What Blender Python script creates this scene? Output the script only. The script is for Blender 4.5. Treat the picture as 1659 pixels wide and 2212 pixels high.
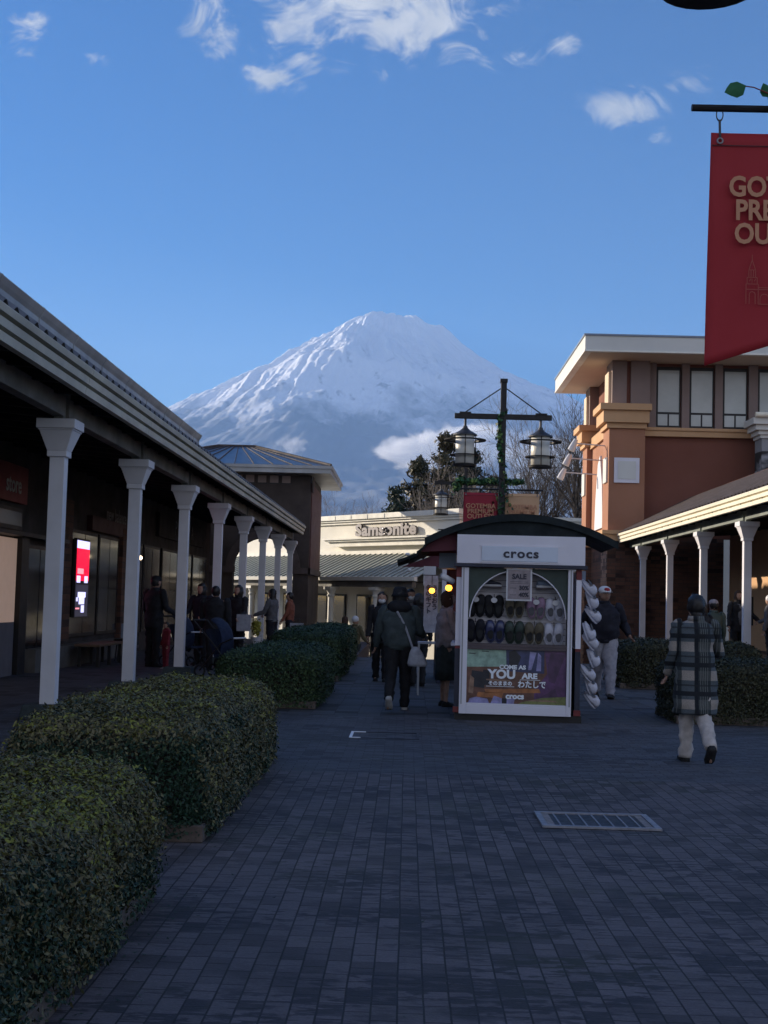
import bpy, math, random
import numpy as np
from math import sin, cos, pi, radians as R
from mathutils import Vector, Matrix, Euler
sc = bpy.context.scene
C = sc.collection
rnd = random.Random(7)
nrg = np.random.default_rng(11)
for o in list(bpy.data.objects): bpy.data.objects.remove(o)
# ---------------------------------------------------------------- camera, sky, sun
EYE = 1.45
RHO, PIT = .027, math.atan(192.6/2900)
YAW = math.atan(55.7*cos(PIT)/2900)
cd = bpy.data.cameras.new('camera'); cam = bpy.data.objects.new('camera', cd); C.objects.link(cam)
cd.sensor_fit = 'HORIZONTAL'; cd.sensor_width = 36; cd.lens = 36*2900/1659
cd.clip_start = .1; cd.clip_end = 60000
cam.location = (0, 0, EYE)
cam.matrix_world = Matrix.Translation((0, 0, EYE)) @ Matrix.Rotation(YAW, 4, 'Z') @ Matrix.Rotation(pi/2+PIT, 4, 'X') @ Matrix.Rotation(RHO, 4, 'Z')
sc.camera = cam
SUN_EL, SUN_A = R(14.5), R(28)            # elevation; turn from straight left towards the mountain
S = Vector((-cos(SUN_A)*cos(SUN_EL), sin(SUN_A)*cos(SUN_EL), sin(SUN_EL)))
ld = bpy.data.lights.new('sun', 'SUN'); ld.energy = 5.0; ld.angle = R(.5); ld.color = (1, .86, .68)
sun = bpy.data.objects.new('sun', ld); C.objects.link(sun)
sun.rotation_euler = (-S).to_track_quat('-Z', 'Y').to_euler()
sc.view_settings.view_transform = 'Standard'; sc.view_settings.look = 'None'
sc.view_settings.exposure = 1.15; sc.view_settings.gamma = 1
sc.cycles.use_denoising = True
sc.cycles.max_bounces = 6; sc.cycles.diffuse_bounces = 3; sc.cycles.glossy_bounces = 3
sc.cycles.transparent_max_bounces = 8; sc.cycles.volume_bounces = 7

def ray(x, y):                              # photo position (1659 wide) -> direction with y = 1
    x -= 829.5; y -= 1106
    c, s = cos(RHO), sin(RHO); xr, yr = x*c+y*s, -x*s+y*c
    v = [xr/2900, 1, -yr/2900]
    cp, sp = cos(PIT), sin(PIT); v = [v[0], v[1]*cp-v[2]*sp, v[1]*sp+v[2]*cp]
    cy, sy = cos(YAW), sin(YAW); v = [v[0]*cy-v[1]*sy, v[0]*sy+v[1]*cy, v[2]]
    return (v[0]/v[1], v[2]/v[1])

FILL_CLOUD = .43
class NT:
    def __init__(s, tree): s.t = tree; s.n = tree.nodes; s.l = tree.links
    def __call__(s, typ, ins=None, **kw):
        nd = s.n.new(typ)
        for k, v in kw.items(): setattr(nd, k, v)
        for k, v in (ins or {}).items():
            if isinstance(v, bpy.types.NodeSocket): s.l.new(v, nd.inputs[k])
            else:
                try: nd.inputs[k].default_value = v
                except Exception: nd.inputs[k].default_value = (*v, 1)
        return nd
    def math(s, op, a, b=0, c=None, clamp=False):
        i = {0: a, 1: b}
        if c is not None: i[2] = c
        return s('ShaderNodeMath', i, operation=op, use_clamp=clamp).outputs[0]
    def mix(s, f, a, b, mode='MIX'):
        m = s('ShaderNodeMix', {0: f}, data_type='RGBA', blend_type=mode)
        for k, v in ((6, a), (7, b)):
            if isinstance(v, bpy.types.NodeSocket): s.l.new(v, m.inputs[k])
            else: m.inputs[k].default_value = (*v[:3], 1)
        return m.outputs[2]
    def rng(s, v, a, b, c=0, d=1, sm=False):
        return s('ShaderNodeMapRange', {0: v, 1: a, 2: b, 3: c, 4: d}, clamp=True, interpolation_type='SMOOTHSTEP' if sm else 'LINEAR').outputs[0]
    def noise(s, vec, scale, detail=4, rough=.5, dist=0):
        return s('ShaderNodeTexNoise', {'Vector': vec, 'Scale': scale, 'Detail': detail, 'Roughness': rough, 'Distortion': dist}).outputs['Fac']

world = bpy.data.worlds.new('World'); sc.world = world; world.use_nodes = True
nt = NT(world.node_tree); world.node_tree.nodes.clear()
sky = nt('ShaderNodeTexSky', sky_type='NISHITA', sun_disc=False, sun_elevation=SUN_EL, sun_rotation=math.atan2(S.x, S.y), altitude=600, air_density=1.0, dust_density=.7, ozone_density=3.5)
tc = nt('ShaderNodeTexCoord')
sp = nt('ShaderNodeSeparateXYZ', {0: tc.outputs['Generated']})
ys = nt.math('MAXIMUM', sp.outputs[1], .02)
u = nt.math('DIVIDE', sp.outputs[0], ys); w = nt.math('DIVIDE', sp.outputs[2], ys)
uv = nt('ShaderNodeCombineXYZ', {0: u, 1: w, 2: 0}).outputs[0]
# drifting cumulus scraps: centre, half sizes (photo units), weight
CL = [(830, -5, 380, 140, 1.0), (900, 40, 230, 110, 1.0), (640, 20, 110, 110, .85), (455, 40, 80, 95, .72), (60, 70, 60, 60, .74), (200, 125, 45, 30, .36), (585, 172, 85, 46, .8), (660, 140, 60, 40, .55), (735, 155, 55, 36, .58),
      (580, 100, 50, 40, .4), (1110, 125, 90, 60, .42), (1215, 95, 50, 50, .55), (1340, 235, 110, 60, .85), (1425, 290, 40, 30, .5), (1500, 165, 85, 45, .5), (480, 105, 40, 40, .45), (1250, 225, 40, 40, .3), (820, 160, 60, 25, .3), (990, 60, 120, 80, .6)]
acc = None
for (x, y, rx, ry, k) in CL:
    cu, cw = ray(x, y)
    d = nt('ShaderNodeVectorMath', {0: uv, 1: (cu, cw, 0)}, operation='SUBTRACT').outputs[0]
    d = nt('ShaderNodeVectorMath', {0: d, 1: (2900/rx, 2900/ry, 1)}, operation='MULTIPLY').outputs[0]
    ln = nt('ShaderNodeVectorMath', {0: d}, operation='LENGTH').outputs['Value']
    m = nt.rng(ln, 1.25, .0, 0, k, True)
    acc = m if acc is None else nt.math('MAXIMUM', acc, m)
n1 = nt.noise(nt('ShaderNodeVectorMath', {0: uv, 1: (1, 1.35, 1)}, operation='MULTIPLY').outputs[0], 21, 9, .66, 1.1)
n2 = nt.noise(uv, 8, 5, .55, .8)
dens = nt.math('ADD', nt.math('MULTIPLY_ADD', acc, 1.15, -.28), nt.math('ADD', nt.math('MULTIPLY_ADD', n1, 3.4, -1.72), nt.math('MULTIPLY_ADD', n2, 1.2, -.60)))
cl = nt.rng(dens, -.05, .95, 0, 1, True)
cl = nt.math('MULTIPLY', cl, nt.rng(acc, .02, .2, 0, 1, True))
cl = nt.math('MULTIPLY', cl, nt.rng(sp.outputs[1], .2, .3))
shade = nt.rng(nt.math('ADD', nt.math('MULTIPLY', n2, 1.0), nt.math('MULTIPLY', nt.noise(uv, 40, 4, .6), .5)), .55, 1.0)
ccol = nt.mix(shade, (.95, .94, .93), (.50, .54, .62))
skc = nt('ShaderNodeHueSaturation', {'Color': sky.outputs[0], 'Saturation': 1.48, 'Hue': .512, 'Value': .92}).outputs[0]
bg1 = nt('ShaderNodeBackground', {0: skc, 1: .064})
bg2 = nt('ShaderNodeBackground', {0: ccol, 1: .40})
mx = nt('ShaderNodeMixShader', {0: nt.math('MULTIPLY', cl, .93), 1: bg1.outputs[0], 2: bg2.outputs[0]})
# unseen broken cloud added behind the camera and overhead to brighten the shade
cv = nt.math('MULTIPLY', nt.rng(sp.outputs[1], .25, -.15, 0, 1, True), nt.rng(sp.outputs[2], .85, .45, .25, 1, True))
n3 = nt.noise(tc.outputs['Generated'], 2.6, 7, .6, .6)
c3 = nt.math('MULTIPLY', nt.math('MULTIPLY', cv, nt.rng(n3, .40, .55, 0, 1, True)), nt.rng(sp.outputs[2], -.02, .03))
bg3 = nt('ShaderNodeBackground', {0: (.92, .93, 1.04, 1), 1: FILL_CLOUD})
mx = nt('ShaderNodeMixShader', {0: c3, 1: mx.outputs[0], 2: bg3.outputs[0]})
nt('ShaderNodeOutputWorld', {0: mx.outputs[0]})

# ---------------------------------------------------------------- materials
M = {}
def mat(name, col, rough=.75, metal=0, var=.15, scale=3, bump=0, bscale=40, spec=None, emit=None, es=1, col2=None, trans=0, coat=0):
    m = bpy.data.materials.new(name); m.use_nodes = True; M[name] = m
    t = NT(m.node_tree); b = m.node_tree.nodes['Principled BSDF']
    tcn = t('ShaderNodeTexCoord').outputs['Object']
    f = t.rng(t.noise(tcn, scale, 6, .6), .3, .7)
    c2 = col2 or tuple(c*(1-var*1.6) for c in col)
    c1 = col if col2 else tuple(min(1, c*(1+var*.5)) for c in col)
    t.l.new(t.mix(f, c1, c2), b.inputs['Base Color'])
    r = t.rng(f, 0, 1, rough*.9, min(1, rough*1.1)); t.l.new(r, b.inputs['Roughness'])
    b.inputs['Metallic'].default_value = metal
    if spec is not None: b.inputs['Specular IOR Level'].default_value = spec
    if trans: b.inputs['Transmission Weight'].default_value = trans
    if coat: b.inputs['Coat Weight'].default_value = coat
    if bump:
        bm = t('ShaderNodeBump', {'Height': t.noise(tcn, bscale, 5, .6), 'Strength': bump, 'Distance': .01})
        t.l.new(bm.outputs[0], b.inputs['Normal'])
    if emit: b.inputs['Emission Color'].default_value = (*emit, 1); b.inputs['Emission Strength'].default_value = es
    return m
def brickmat(name, c1, c2, mortar, bw, bh, ms, axes, off=.5, stain=(.5, .9), rough=.8, bump=.5, moss=0, sq=1, contrast=.0, streak=0):
    """axes: pair of object coordinates used as (along brick, across brick)"""
    m = bpy.data.materials.new(name); m.use_nodes = True; M[name] = m
    t = NT(m.node_tree); b = m.node_tree.nodes['Principled BSDF']
    tcn = t('ShaderNodeTexCoord').outputs['Object']
    s = t('ShaderNodeSeparateXYZ', {0: tcn})
    wob = t.math('MULTIPLY', t.math('SUBTRACT', t.noise(tcn, .9, 3), .5), .03*bw/.2)
    A = t.math('ADD', s.outputs[axes[0]], wob); B = t.math('ADD', s.outputs[axes[1]], t.math('MULTIPLY', wob, .5))
    vec = t('ShaderNodeCombineXYZ', {0: A, 1: B, 2: 0}).outputs[0]
    br = t('ShaderNodeTexBrick', {'Vector': vec, 'Color1': (*c1, 1), 'Color2': (*c2, 1), 'Mortar': (*mortar, 1), 'Scale': 1, 'Mortar Size': ms, 'Mortar Smooth': .3, 'Bias': contrast, 'Brick Width': bw, 'Row Height': bh}, offset=off, squash=sq)
    col = br.outputs[0]
    n = t.noise(tcn, 1.3, 6, .65)
    st = t.rng(n, .52, .68, 1, stain[0], True); col = t.mix(1, col, t('ShaderNodeCombineColor', {0: st, 1: st, 2: st}).outputs[0], 'MULTIPLY')
    # single darker bricks, clustered
    k = t('ShaderNodeCombineXYZ', {0: t.math('FLOOR', t.math('DIVIDE', A, bw)), 1: t.math('FLOOR', t.math('DIVIDE', B, bh)), 2: 0}).outputs[0]
    wn = t('ShaderNodeTexWhiteNoise', {'Vector': k}, noise_dimensions='2D').outputs[0]
    kk = t.math('MULTIPLY', t.rng(wn, .35, 1), t.rng(t.noise(t('ShaderNodeVectorMath', {0: tcn, 1: (.45, 1.1, 1)}, operation='MULTIPLY').outputs[0], 1.1, 4, .6), .40, .58))
    dk = t.rng(kk, .06, .6, 1, stain[1]*.5)
    col = t.mix(1, col, t('ShaderNodeCombineColor', {0: dk, 1: dk, 2: dk}).outputs[0], 'MULTIPLY')
    if streak:
        sn = t.noise(t('ShaderNodeVectorMath', {0: tcn, 1: (6.5, 19, 1)}, operation='MULTIPLY').outputs[0], 1, 4, .6, .3)
        cm = t.rng(t.noise(t('ShaderNodeVectorMath', {0: tcn, 1: (.7, 1.5, 1)}, operation='MULTIPLY').outputs[0], 1.0, 4, .65), .42, .54, 0, 1, True)
        sm = t.math('MULTIPLY', t.rng(t.math('ADD', sn, t.math('MULTIPLY', t.math('SUBTRACT', wn, .5), .16)), .46, .55, 0, 1, True), t.math('MULTIPLY_ADD', cm, .80*streak, .08*streak))
        gm = t.rng(t.noise(tcn, .5, 3), .5, .62)
        col = t.mix(sm, col, t.mix(gm, (.022, .020, .026), (.026, .028, .018)))
        fs = t.rng(t.noise(t('ShaderNodeVectorMath', {0: tcn, 1: (14, 75, 1)}, operation='MULTIPLY').outputs[0], 1, 3, .6), .3, .7, .82, 1.16)
        col = t.mix(1, col, t('ShaderNodeCombineColor', {0: fs, 1: fs, 2: fs}).outputs[0], 'MULTIPLY')
    fine = t.rng(t.noise(tcn, 60, 3, .7), .3, .7, .8, 1.15)
    col = t.mix(1, col, t('ShaderNodeCombineColor', {0: fine, 1: fine, 2: fine}).outputs[0], 'MULTIPLY')
    if moss:
        mf = t.math('MULTIPLY', t.rng(t.noise(tcn, .8, 5, .6), .56, .72, 0, moss), t.rng(t.noise(tcn, 14, 3), .4, .6))
        col = t.mix(mf, col, (.045, .055, .025))
    t.l.new(col, b.inputs['Base Color'])
    b.inputs['Roughness'].default_value = rough
    h = t.math('MULTIPLY_ADD', br.outputs['Fac'], -1.0, t.math('MULTIPLY', t.noise(tcn, 90, 3), .25))
    h = t.math('ADD', h, t.math('MULTIPLY', wn, .22))
    bm = t('ShaderNodeBump', {'Height': h, 'Strength': bump*1.6, 'Distance': .008})
    t.l.new(bm.outputs[0], b.inputs['Normal'])
    return m
PV1, PV2, PVM = (.122, .104, .112), (.098, .083, .090), (.016, .015, .018)
brickmat('paver_long', PV1, PV2, PVM, .19, .095, .0042, (1, 0), moss=.5, stain=(.6, 1.1), streak=1)
brickmat('paver_cross', (.090, .088, .102), (.076, .074, .086), (.024, .024, .03), .19, .095, .004, (0, 1), moss=.3, stain=(.6, 1.1), streak=.7)
brickmat('paver_dark', (.070, .072, .084), (.060, .062, .072), (.026, .027, .033), .3, .3, .005, (0, 1), off=0, moss=.4, stain=(.75, .6))
brickmat('paver_walk', (.055, .055, .068), (.045, .045, .058), (.02, .02, .026), .3, .3, .006, (0, 1), off=.5, stain=(.7, .5))
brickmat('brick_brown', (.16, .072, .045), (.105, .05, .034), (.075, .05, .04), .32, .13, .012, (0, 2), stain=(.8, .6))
brickmat('brick_brown_sunlit', (.42, .24, .15), (.33, .18, .11), (.22, .15, .11), .32, .13, .012, (1, 2), stain=(.85, .5))  # paler copy of the brick: sun on the pier sides put into colour
brickmat('block_white', (.30, .31, .33), (.28, .29, .31), (.17, .17, .19), 1.6, .62, .012, (0, 2), stain=(.9, .2), bump=.3)
mat('white_paint', (.56, .57, .59), .5, var=.06, scale=2.0, bump=.08, bscale=60)
mat('white_col', (.72, .71, .74), .55, var=.09, scale=1.6, bump=.1, bscale=50)
mat('white_far', (.84, .82, .74), .6, var=.08)
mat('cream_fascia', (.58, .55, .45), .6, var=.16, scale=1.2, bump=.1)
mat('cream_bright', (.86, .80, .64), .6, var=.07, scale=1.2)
mat('gutter_grey', (.38, .38, .38), .45, var=.2, scale=1.3)
mat('roof_grey', (.15, .145, .15), .7, var=.3, scale=4, bump=.3)
mat('roof_brown', (.085, .062, .055), .75, var=.3, scale=4, bump=.3)
mat('roof_metal', (.10, .14, .20), .3, .55, var=.12, scale=1)
mat('roof_sage', (.50, .51, .45), .5, var=.12, scale=1, bump=.05)
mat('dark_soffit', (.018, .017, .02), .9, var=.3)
mat('beam_beige', (.20, .19, .17), .75, var=.3, scale=1.5)
mat('beam_green', (.20, .23, .21), .7, var=.2, scale=1.5)
mat('plinth_green', (.04, .055, .058), .8, var=.3, scale=8)
mat('shop_wall', (.04, .032, .03), .8, var=.3, scale=2)
mat('shop_panel_glow', (.62, .44, .33), .7, var=.12, scale=1, emit=(.75, .50, .38), es=.10)  # weak glow put in to imitate lamp light on the wall panel
mat('shop_panel_grey', (.13, .12, .13), .7, var=.12)
mat('dark_frame', (.012, .011, .012), .5, var=.2)
mat('ledge', (.12, .11, .10), .8, var=.2)
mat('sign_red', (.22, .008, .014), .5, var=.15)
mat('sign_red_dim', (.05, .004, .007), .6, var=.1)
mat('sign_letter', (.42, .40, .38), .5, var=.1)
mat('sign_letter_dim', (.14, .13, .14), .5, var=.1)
mat('letter_metal', (.16, .15, .16), .35, .6, var=.2, scale=10)
mat('letter_dark', (.022, .022, .045), .4, var=.1)
mat('letter_white', (.85, .88, .92), .5, var=.05)
mat('tower_brown', (.055, .04, .034), .85, var=.22, scale=1.5, bump=.2)
mat('tower_band', (.085, .06, .052), .8, var=.2)
mat('tower_red', (.13, .06, .055), .8, var=.2)
mat('stucco_brown', (.20, .070, .045), .85, var=.10, scale=.5, bump=.15)
mat('stucco_light', (.38, .175, .10), .85, var=.08, scale=.6, bump=.15)
mat('stucco_tan', (.60, .36, .19), .85, var=.08, scale=.8, bump=.1)
mat('stucco_grey', (.27, .20, .18), .85, var=.08, scale=.8, bump=.1)
mat('slab_white', (.66, .66, .62), .6, var=.07, scale=.5)
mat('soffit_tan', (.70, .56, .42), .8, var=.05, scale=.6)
mat('blind', (.46, .49, .47), .3, var=.10, scale=1.0, coat=.6)
mat('glass_dark', (.012, .012, .016), .06, var=.2, spec=.8, coat=.5)
mat('glass_store', (.014, .012, .016), .10, var=.4, scale=2, spec=.4)
mat('kiosk_white', (.74, .72, .78), .5, var=.05, scale=2)
mat('kiosk_panel', (.62, .68, .78), .4, var=.04)
mat('kiosk_roof', (.010, .017, .020), .9, var=.3, scale=6)
mat('kiosk_navy', (.018, .022, .045), .5, var=.2)
mat('kiosk_red', (.20, .03, .03), .6, var=.2)
mat('kiosk_green', (.035, .055, .045), .6, var=.2)
mat('kiosk_shelf', (.10, .075, .08), .6, var=.2)
mat('pegboard', (.60, .57, .60), .6, var=.08)
mat('canvas_maroon', (.13, .035, .05), .85, var=.2, bump=.1)
mat('plastic_grey', (.22, .27, .36), .4, var=.1)
mat('iron', (.018, .016, .018), .5, .3, var=.3, scale=20)
mat('iron_roof', (.06, .06, .065), .5, .3, var=.3, scale=10)
mat('lantern_glass', (.86, .83, .74), .4, var=.05)
mat('banner_red', (.33, .012, .020), .75, var=.08, scale=2, bump=.06, bscale=120)
mat('banner_red_far', (.30, .016, .035), .75, var=.08, scale=2)
mat('banner_tan', (.62, .38, .22), .75, var=.06, scale=2)
mat('banner_text', (.52, .25, .14), .7, var=.04)
mat('banner_line', (.36, .08, .06), .7, var=.04)
mat('grate_rim', (.30, .30, .33), .5, .5, var=.2, scale=20)
mat('grate_dark', (.04, .04, .05), .6, .3, var=.3, scale=20)
mat('orb', (.9, .5, .1), .5, var=.05, emit=(1, .36, .03), es=2.6)
mat('bulb_warm', (.9, .6, .3), .5, var=0, emit=(1, .75, .5), es=3)
mat('scr_red', (.5, 0, .02), .4, var=0, emit=(.75, .0, .03), es=.85)
mat('scr_white', (.6, .6, .8), .4, var=0, emit=(.55, .55, 1.0), es=.75)
mat('scr_pink', (.6, .3, .4), .4, var=0, emit=(.9, .25, .3), es=.7)
mat('scr_dark', (.02, .02, .03), .3, var=0, emit=(.01, .01, .02), es=1)
mat('bark', (.045, .034, .028), .9, var=.3, scale=5, bump=.5)
mat('bark_grey', (.17, .145, .13), .9, var=.3, scale=3)
mat('kerb_stone', (.11, .085, .07), .85, var=.3, scale=12, bump=.3)
mat('soil', (.035, .027, .02), .95, var=.3, scale=12)
mat('grassland', (.09, .085, .045), .95, var=.3, scale=.01)
mat('plastic_white', (.62, .62, .64), .5, var=.05)
mat('white_bright', (.72, .72, .74), .6, var=.05)
for n_, c_ in dict(skin=(.42, .25, .18), skin_tan=(.30, .18, .13), hair_black=(.012, .010, .010), hair_brown=(.055, .028, .016), coat_black=(.010, .010, .014), navy_wool=(.008, .008, .018),
    grey_green=(.05, .068, .072), trouser_black=(.008, .008, .011), trouser_grey=(.34, .33, .37), cream_cloth=(.50, .45, .42), pink_grey=(.33, .28, .29), skirt_green=(.025, .035, .034), shoe_black=(.012, .012, .013), shoe_white=(.42, .42, .42),
    bag_white=(.36, .37, .42), olive=(.12, .105, .055), shirt_grey=(.16, .16, .17), red_cloth=(.22, .02, .035), blue_cloth=(.007, .016, .05), mask_white=(.7, .7, .72), orange_brown=(.22, .07, .04), wood=(.16, .10, .06), yellow=(.75, .62, .05), khaki=(.13, .11, .075), lilac=(.34, .22, .32), leaf_plastic=(.02, .12, .05), grey_cloth=(.10, .10, .11), cap_red=(.32, .03, .04)).items():
    mat(n_, c_, .85 if n_ != 'hair_black' else .5, var=.18, scale=14, bump=.15, bscale=60)

def leafmat(name, cols, s1=1.2, s2=30, topz=0):
    m = bpy.data.materials.new(name); m.use_nodes = True; M[name] = m
    t = NT(m.node_tree); b = m.node_tree.nodes['Principled BSDF']
    geo = t('ShaderNodeNewGeometry')
    at = t('ShaderNodeAttribute', attribute_name='rv')
    p = geo.outputs['Position']
    f = t.math('ADD', t.math('MULTIPLY', t.noise(p, s1, 4, .6), .9), t.math('MULTIPLY', at.outputs['Fac'], .34))
    if topz: f = t.math('ADD', f, t.math('ADD', t.rng(t('ShaderNodeAttribute', attribute_name='sun_tint').outputs['Fac'], .25, .75, -.26, .06), t.rng(t('ShaderNodeSeparateXYZ', {0: p}).outputs[2], .1, .55, -.10, .08)))  # real bronzing on top; shade on near and low sides put into leaf colour
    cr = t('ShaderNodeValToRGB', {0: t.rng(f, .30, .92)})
    e = cr.color_ramp.elements
    while len(e) < len(cols): e.new(.5)
    for i, (pp, c) in enumerate(cols): e[i].position = pp; e[i].color = (*c, 1)
    hsv = t('ShaderNodeHueSaturation', {'Color': cr.outputs[0], 'Value': t.rng(at.outputs['Fac'], 0, 1, .55, 1.45)})
    t.l.new(hsv.outputs[0], b.inputs['Base Color'])
    b.inputs['Roughness'].default_value = .55
    b.inputs['Specular IOR Level'].default_value = .3
    return m
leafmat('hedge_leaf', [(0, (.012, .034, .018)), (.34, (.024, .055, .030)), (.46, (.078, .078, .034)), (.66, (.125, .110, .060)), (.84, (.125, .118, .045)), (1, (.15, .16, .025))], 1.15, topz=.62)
leafmat('hedge_green', [(0, (.014, .034, .017)), (.5, (.030, .060, .026)), (1, (.065, .095, .038))], 1.2)
leafmat('hedge_olive', [(0, (.018, .028, .014)), (.5, (.035, .040, .020)), (1, (.06, .055, .028))], 1.2)
leafmat('conifer_leaf', [(0, (.020, .032, .014)), (.5, (.055, .050, .024)), (1, (.105, .075, .042))], .5)
leafmat('conifer_dark', [(0, (.010, .020, .012)), (.6, (.020, .035, .02)), (1, (.04, .05, .03))], .5)
leafmat('ivy_leaf', [(0, (.012, .045, .022)), (.6, (.03, .10, .04)), (1, (.22, .30, .08))], 3)

# ---------------------------------------------------------------- mesh helpers
ORI = {}
class MB:
    def __init__(s): s.v = []; s.f = []; s.m = []; s.mi = 0
    def add(s, vs, fs):
        b = len(s.v); s.v += [tuple(p) for p in vs]; s.f += [tuple(b+i for i in f) for f in fs]; s.m += [s.mi]*len(fs); return s
    def slot(s, i): s.mi = i; return s
    def box(s, x0, x1, y0, y1, z0, z1):
        if x0 > x1: x0, x1 = x1, x0
        if y0 > y1: y0, y1 = y1, y0
        if z0 > z1: z0, z1 = z1, z0
        return s.add([(x0, y0, z0), (x1, y0, z0), (x1, y1, z0), (x0, y1, z0), (x0, y0, z1), (x1, y0, z1), (x1, y1, z1), (x0, y1, z1)],
                     [(0, 3, 2, 1), (4, 5, 6, 7), (0, 1, 5, 4), (1, 2, 6, 5), (2, 3, 7, 6), (3, 0, 4, 7)])
    def frust(s, cx, cy, z0, z1, a0, b0, a1, b1):
        return s.add([(cx-a0, cy-b0, z0), (cx+a0, cy-b0, z0), (cx+a0, cy+b0, z0), (cx-a0, cy+b0, z0), (cx-a1, cy-b1, z1), (cx+a1, cy-b1, z1), (cx+a1, cy+b1, z1), (cx-a1, cy+b1, z1)],
                     [(0, 3, 2, 1), (4, 5, 6, 7), (0, 1, 5, 4), (1, 2, 6, 5), (2, 3, 7, 6), (3, 0, 4, 7)])
    def prism(s, pts, h0, h1, axis='y'):
        """pts 2D; axis y: (x,z) ; axis x: (y,z) ; axis z: (x,y)"""
        def T(p, h): return {'y': (p[0], h, p[1]), 'x': (h, p[0], p[1]), 'z': (p[0], p[1], h)}[axis]
        n = len(pts)
        s.add([T(p, h0) for p in pts]+[T(p, h1) for p in pts], [tuple(range(n))[::-1], tuple(range(n, 2*n))]+[(i, (i+1) % n, n+(i+1) % n, n+i) for i in range(n)])
        return s
    def loft(s, rings, cap=True, closed=True):
        n = len(rings[0]); b = []
        fs = []
        for i in range(len(rings)-1):
            for j in range(n if closed else n-1):
                k = (j+1) % n; fs.append((i*n+j, i*n+k, (i+1)*n+k, (i+1)*n+j))
        vs = [p for r in rings for p in r]
        if cap: fs += [tuple(range(n))[::-1], tuple(range((len(rings)-1)*n, len(rings)*n))]
        return s.add(vs, fs)
    def tube(s, path, rad, n=8, cap=True, flat=1.0):
        path = [Vector(p) for p in path]; rings = []
        if not hasattr(rad, '__len__'): rad = [rad]*len(path)
        up = None
        for i, p in enumerate(path):
            d = (path[min(i+1, len(path)-1)]-path[max(i-1, 0)]).normalized()
            if up is None: up = d.orthogonal().normalized()
            up = (up-d*up.dot(d))
            up = up.normalized() if up.length > 1e-5 else d.orthogonal().normalized()
            sd = d.cross(up); r = rad[i]
            rings.append([p+up*r*cos(2*pi*k/n)+sd*r*flat*sin(2*pi*k/n) for k in range(n)])
        return s.loft(rings, cap)
    def lathe(s, c, prof, n=20, cap=True):
        return s.loft([[(c[0]+r*cos(2*pi*k/n), c[1]+r*sin(2*pi*k/n), c[2]+z) for k in range(n)] for r, z in prof], cap)
    def ell(s, c, r, n=14, m=10, rot=None, fn=None):
        c = Vector(c); rings = []
        for i in range(1, m):
            th = pi*i/m; ring = []
            for k in range(n):
                ph = 2*pi*k/n; q = Vector((r[0]*sin(th)*cos(ph), r[1]*sin(th)*sin(ph), -r[2]*cos(th)))
                if fn: q = fn(q)
                if rot: q = rot @ q
                ring.append(c+q)
            rings.append(ring)
        return s.loft(rings, True)
    def torus(s, c, Rr, r, n=24, m=6, flat=1):
        vs = []; fs = []
        for i in range(n):
            a = 2*pi*i/n
            for j in range(m):
                b = 2*pi*j/m; rr = Rr+r*cos(b); vs.append((c[0]+rr*cos(a), c[1]+rr*sin(a), c[2]+r*flat*sin(b)))
        for i in range(n):
            for j in range(m): fs.append((i*m+j, ((i+1) % n)*m+j, ((i+1) % n)*m+(j+1) % m, i*m+(j+1) % m))
        return s.add(vs, fs)
    def rot(s, M4):
        s.v = [tuple(M4 @ Vector(p)) for p in s.v]; return s
    def build(s, name, m, parent=None, smooth=False, o=None, local=False, bevel=0, label=None):
        o = Vector(ORI.get(parent.name, (0, 0, 0)) if parent is not None else (o or (0, 0, 0)))
        if local: o = Vector((0, 0, 0))
        me = bpy.data.meshes.new(name)
        me.from_pydata([tuple(Vector(p)-o) for p in s.v], [], s.f)
        for k in (m if isinstance(m, (list, tuple)) else [m]): me.materials.append(M[k] if isinstance(k, str) else k)
        if any(s.m): me.polygons.foreach_set('material_index', s.m)
        if smooth: me.polygons.foreach_set('use_smooth', [True]*len(me.polygons))
        me.update(); ob = bpy.data.objects.new(name, me); C.objects.link(ob)
        if parent is not None: ob.parent = parent; ORI[ob.name] = tuple(o)
        else: ob.location = o; ORI[ob.name] = tuple(o)
        if bevel:
            bv = ob.modifiers.new('bevel', 'BEVEL'); bv.width = bevel; bv.segments = 2; bv.limit_method = 'ANGLE'
        if label: ob['label'] = label
        return ob
def tag(o, label, cat, group=None):
    o['label'] = label; o['category'] = cat
    if group: o['group'] = group
    return o
def thing(name, label, cat, loc=(0, 0, 0), group=None, rz=0):
    o = bpy.data.objects.new(name, None); C.objects.link(o); o.empty_display_size = .2
    o.location = loc; o.rotation_euler = (0, 0, rz); ORI[o.name] = tuple(loc) if rz == 0 else (0, 0, 0)
    return tag(o, label, cat, group)
def struct(o): o['kind'] = 'structure'; return o
def copytree(o, loc=None, rz=None, label=None, parent=None):
    c = o.copy(); C.objects.link(c)
    if parent is not None: c.parent = parent
    if loc is not None: c.location = loc
    if rz is not None: c.rotation_euler = (0, 0, rz)
    if label: c['label'] = label
    for ch in o.children: copytree(ch, parent=c)
    return c
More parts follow.
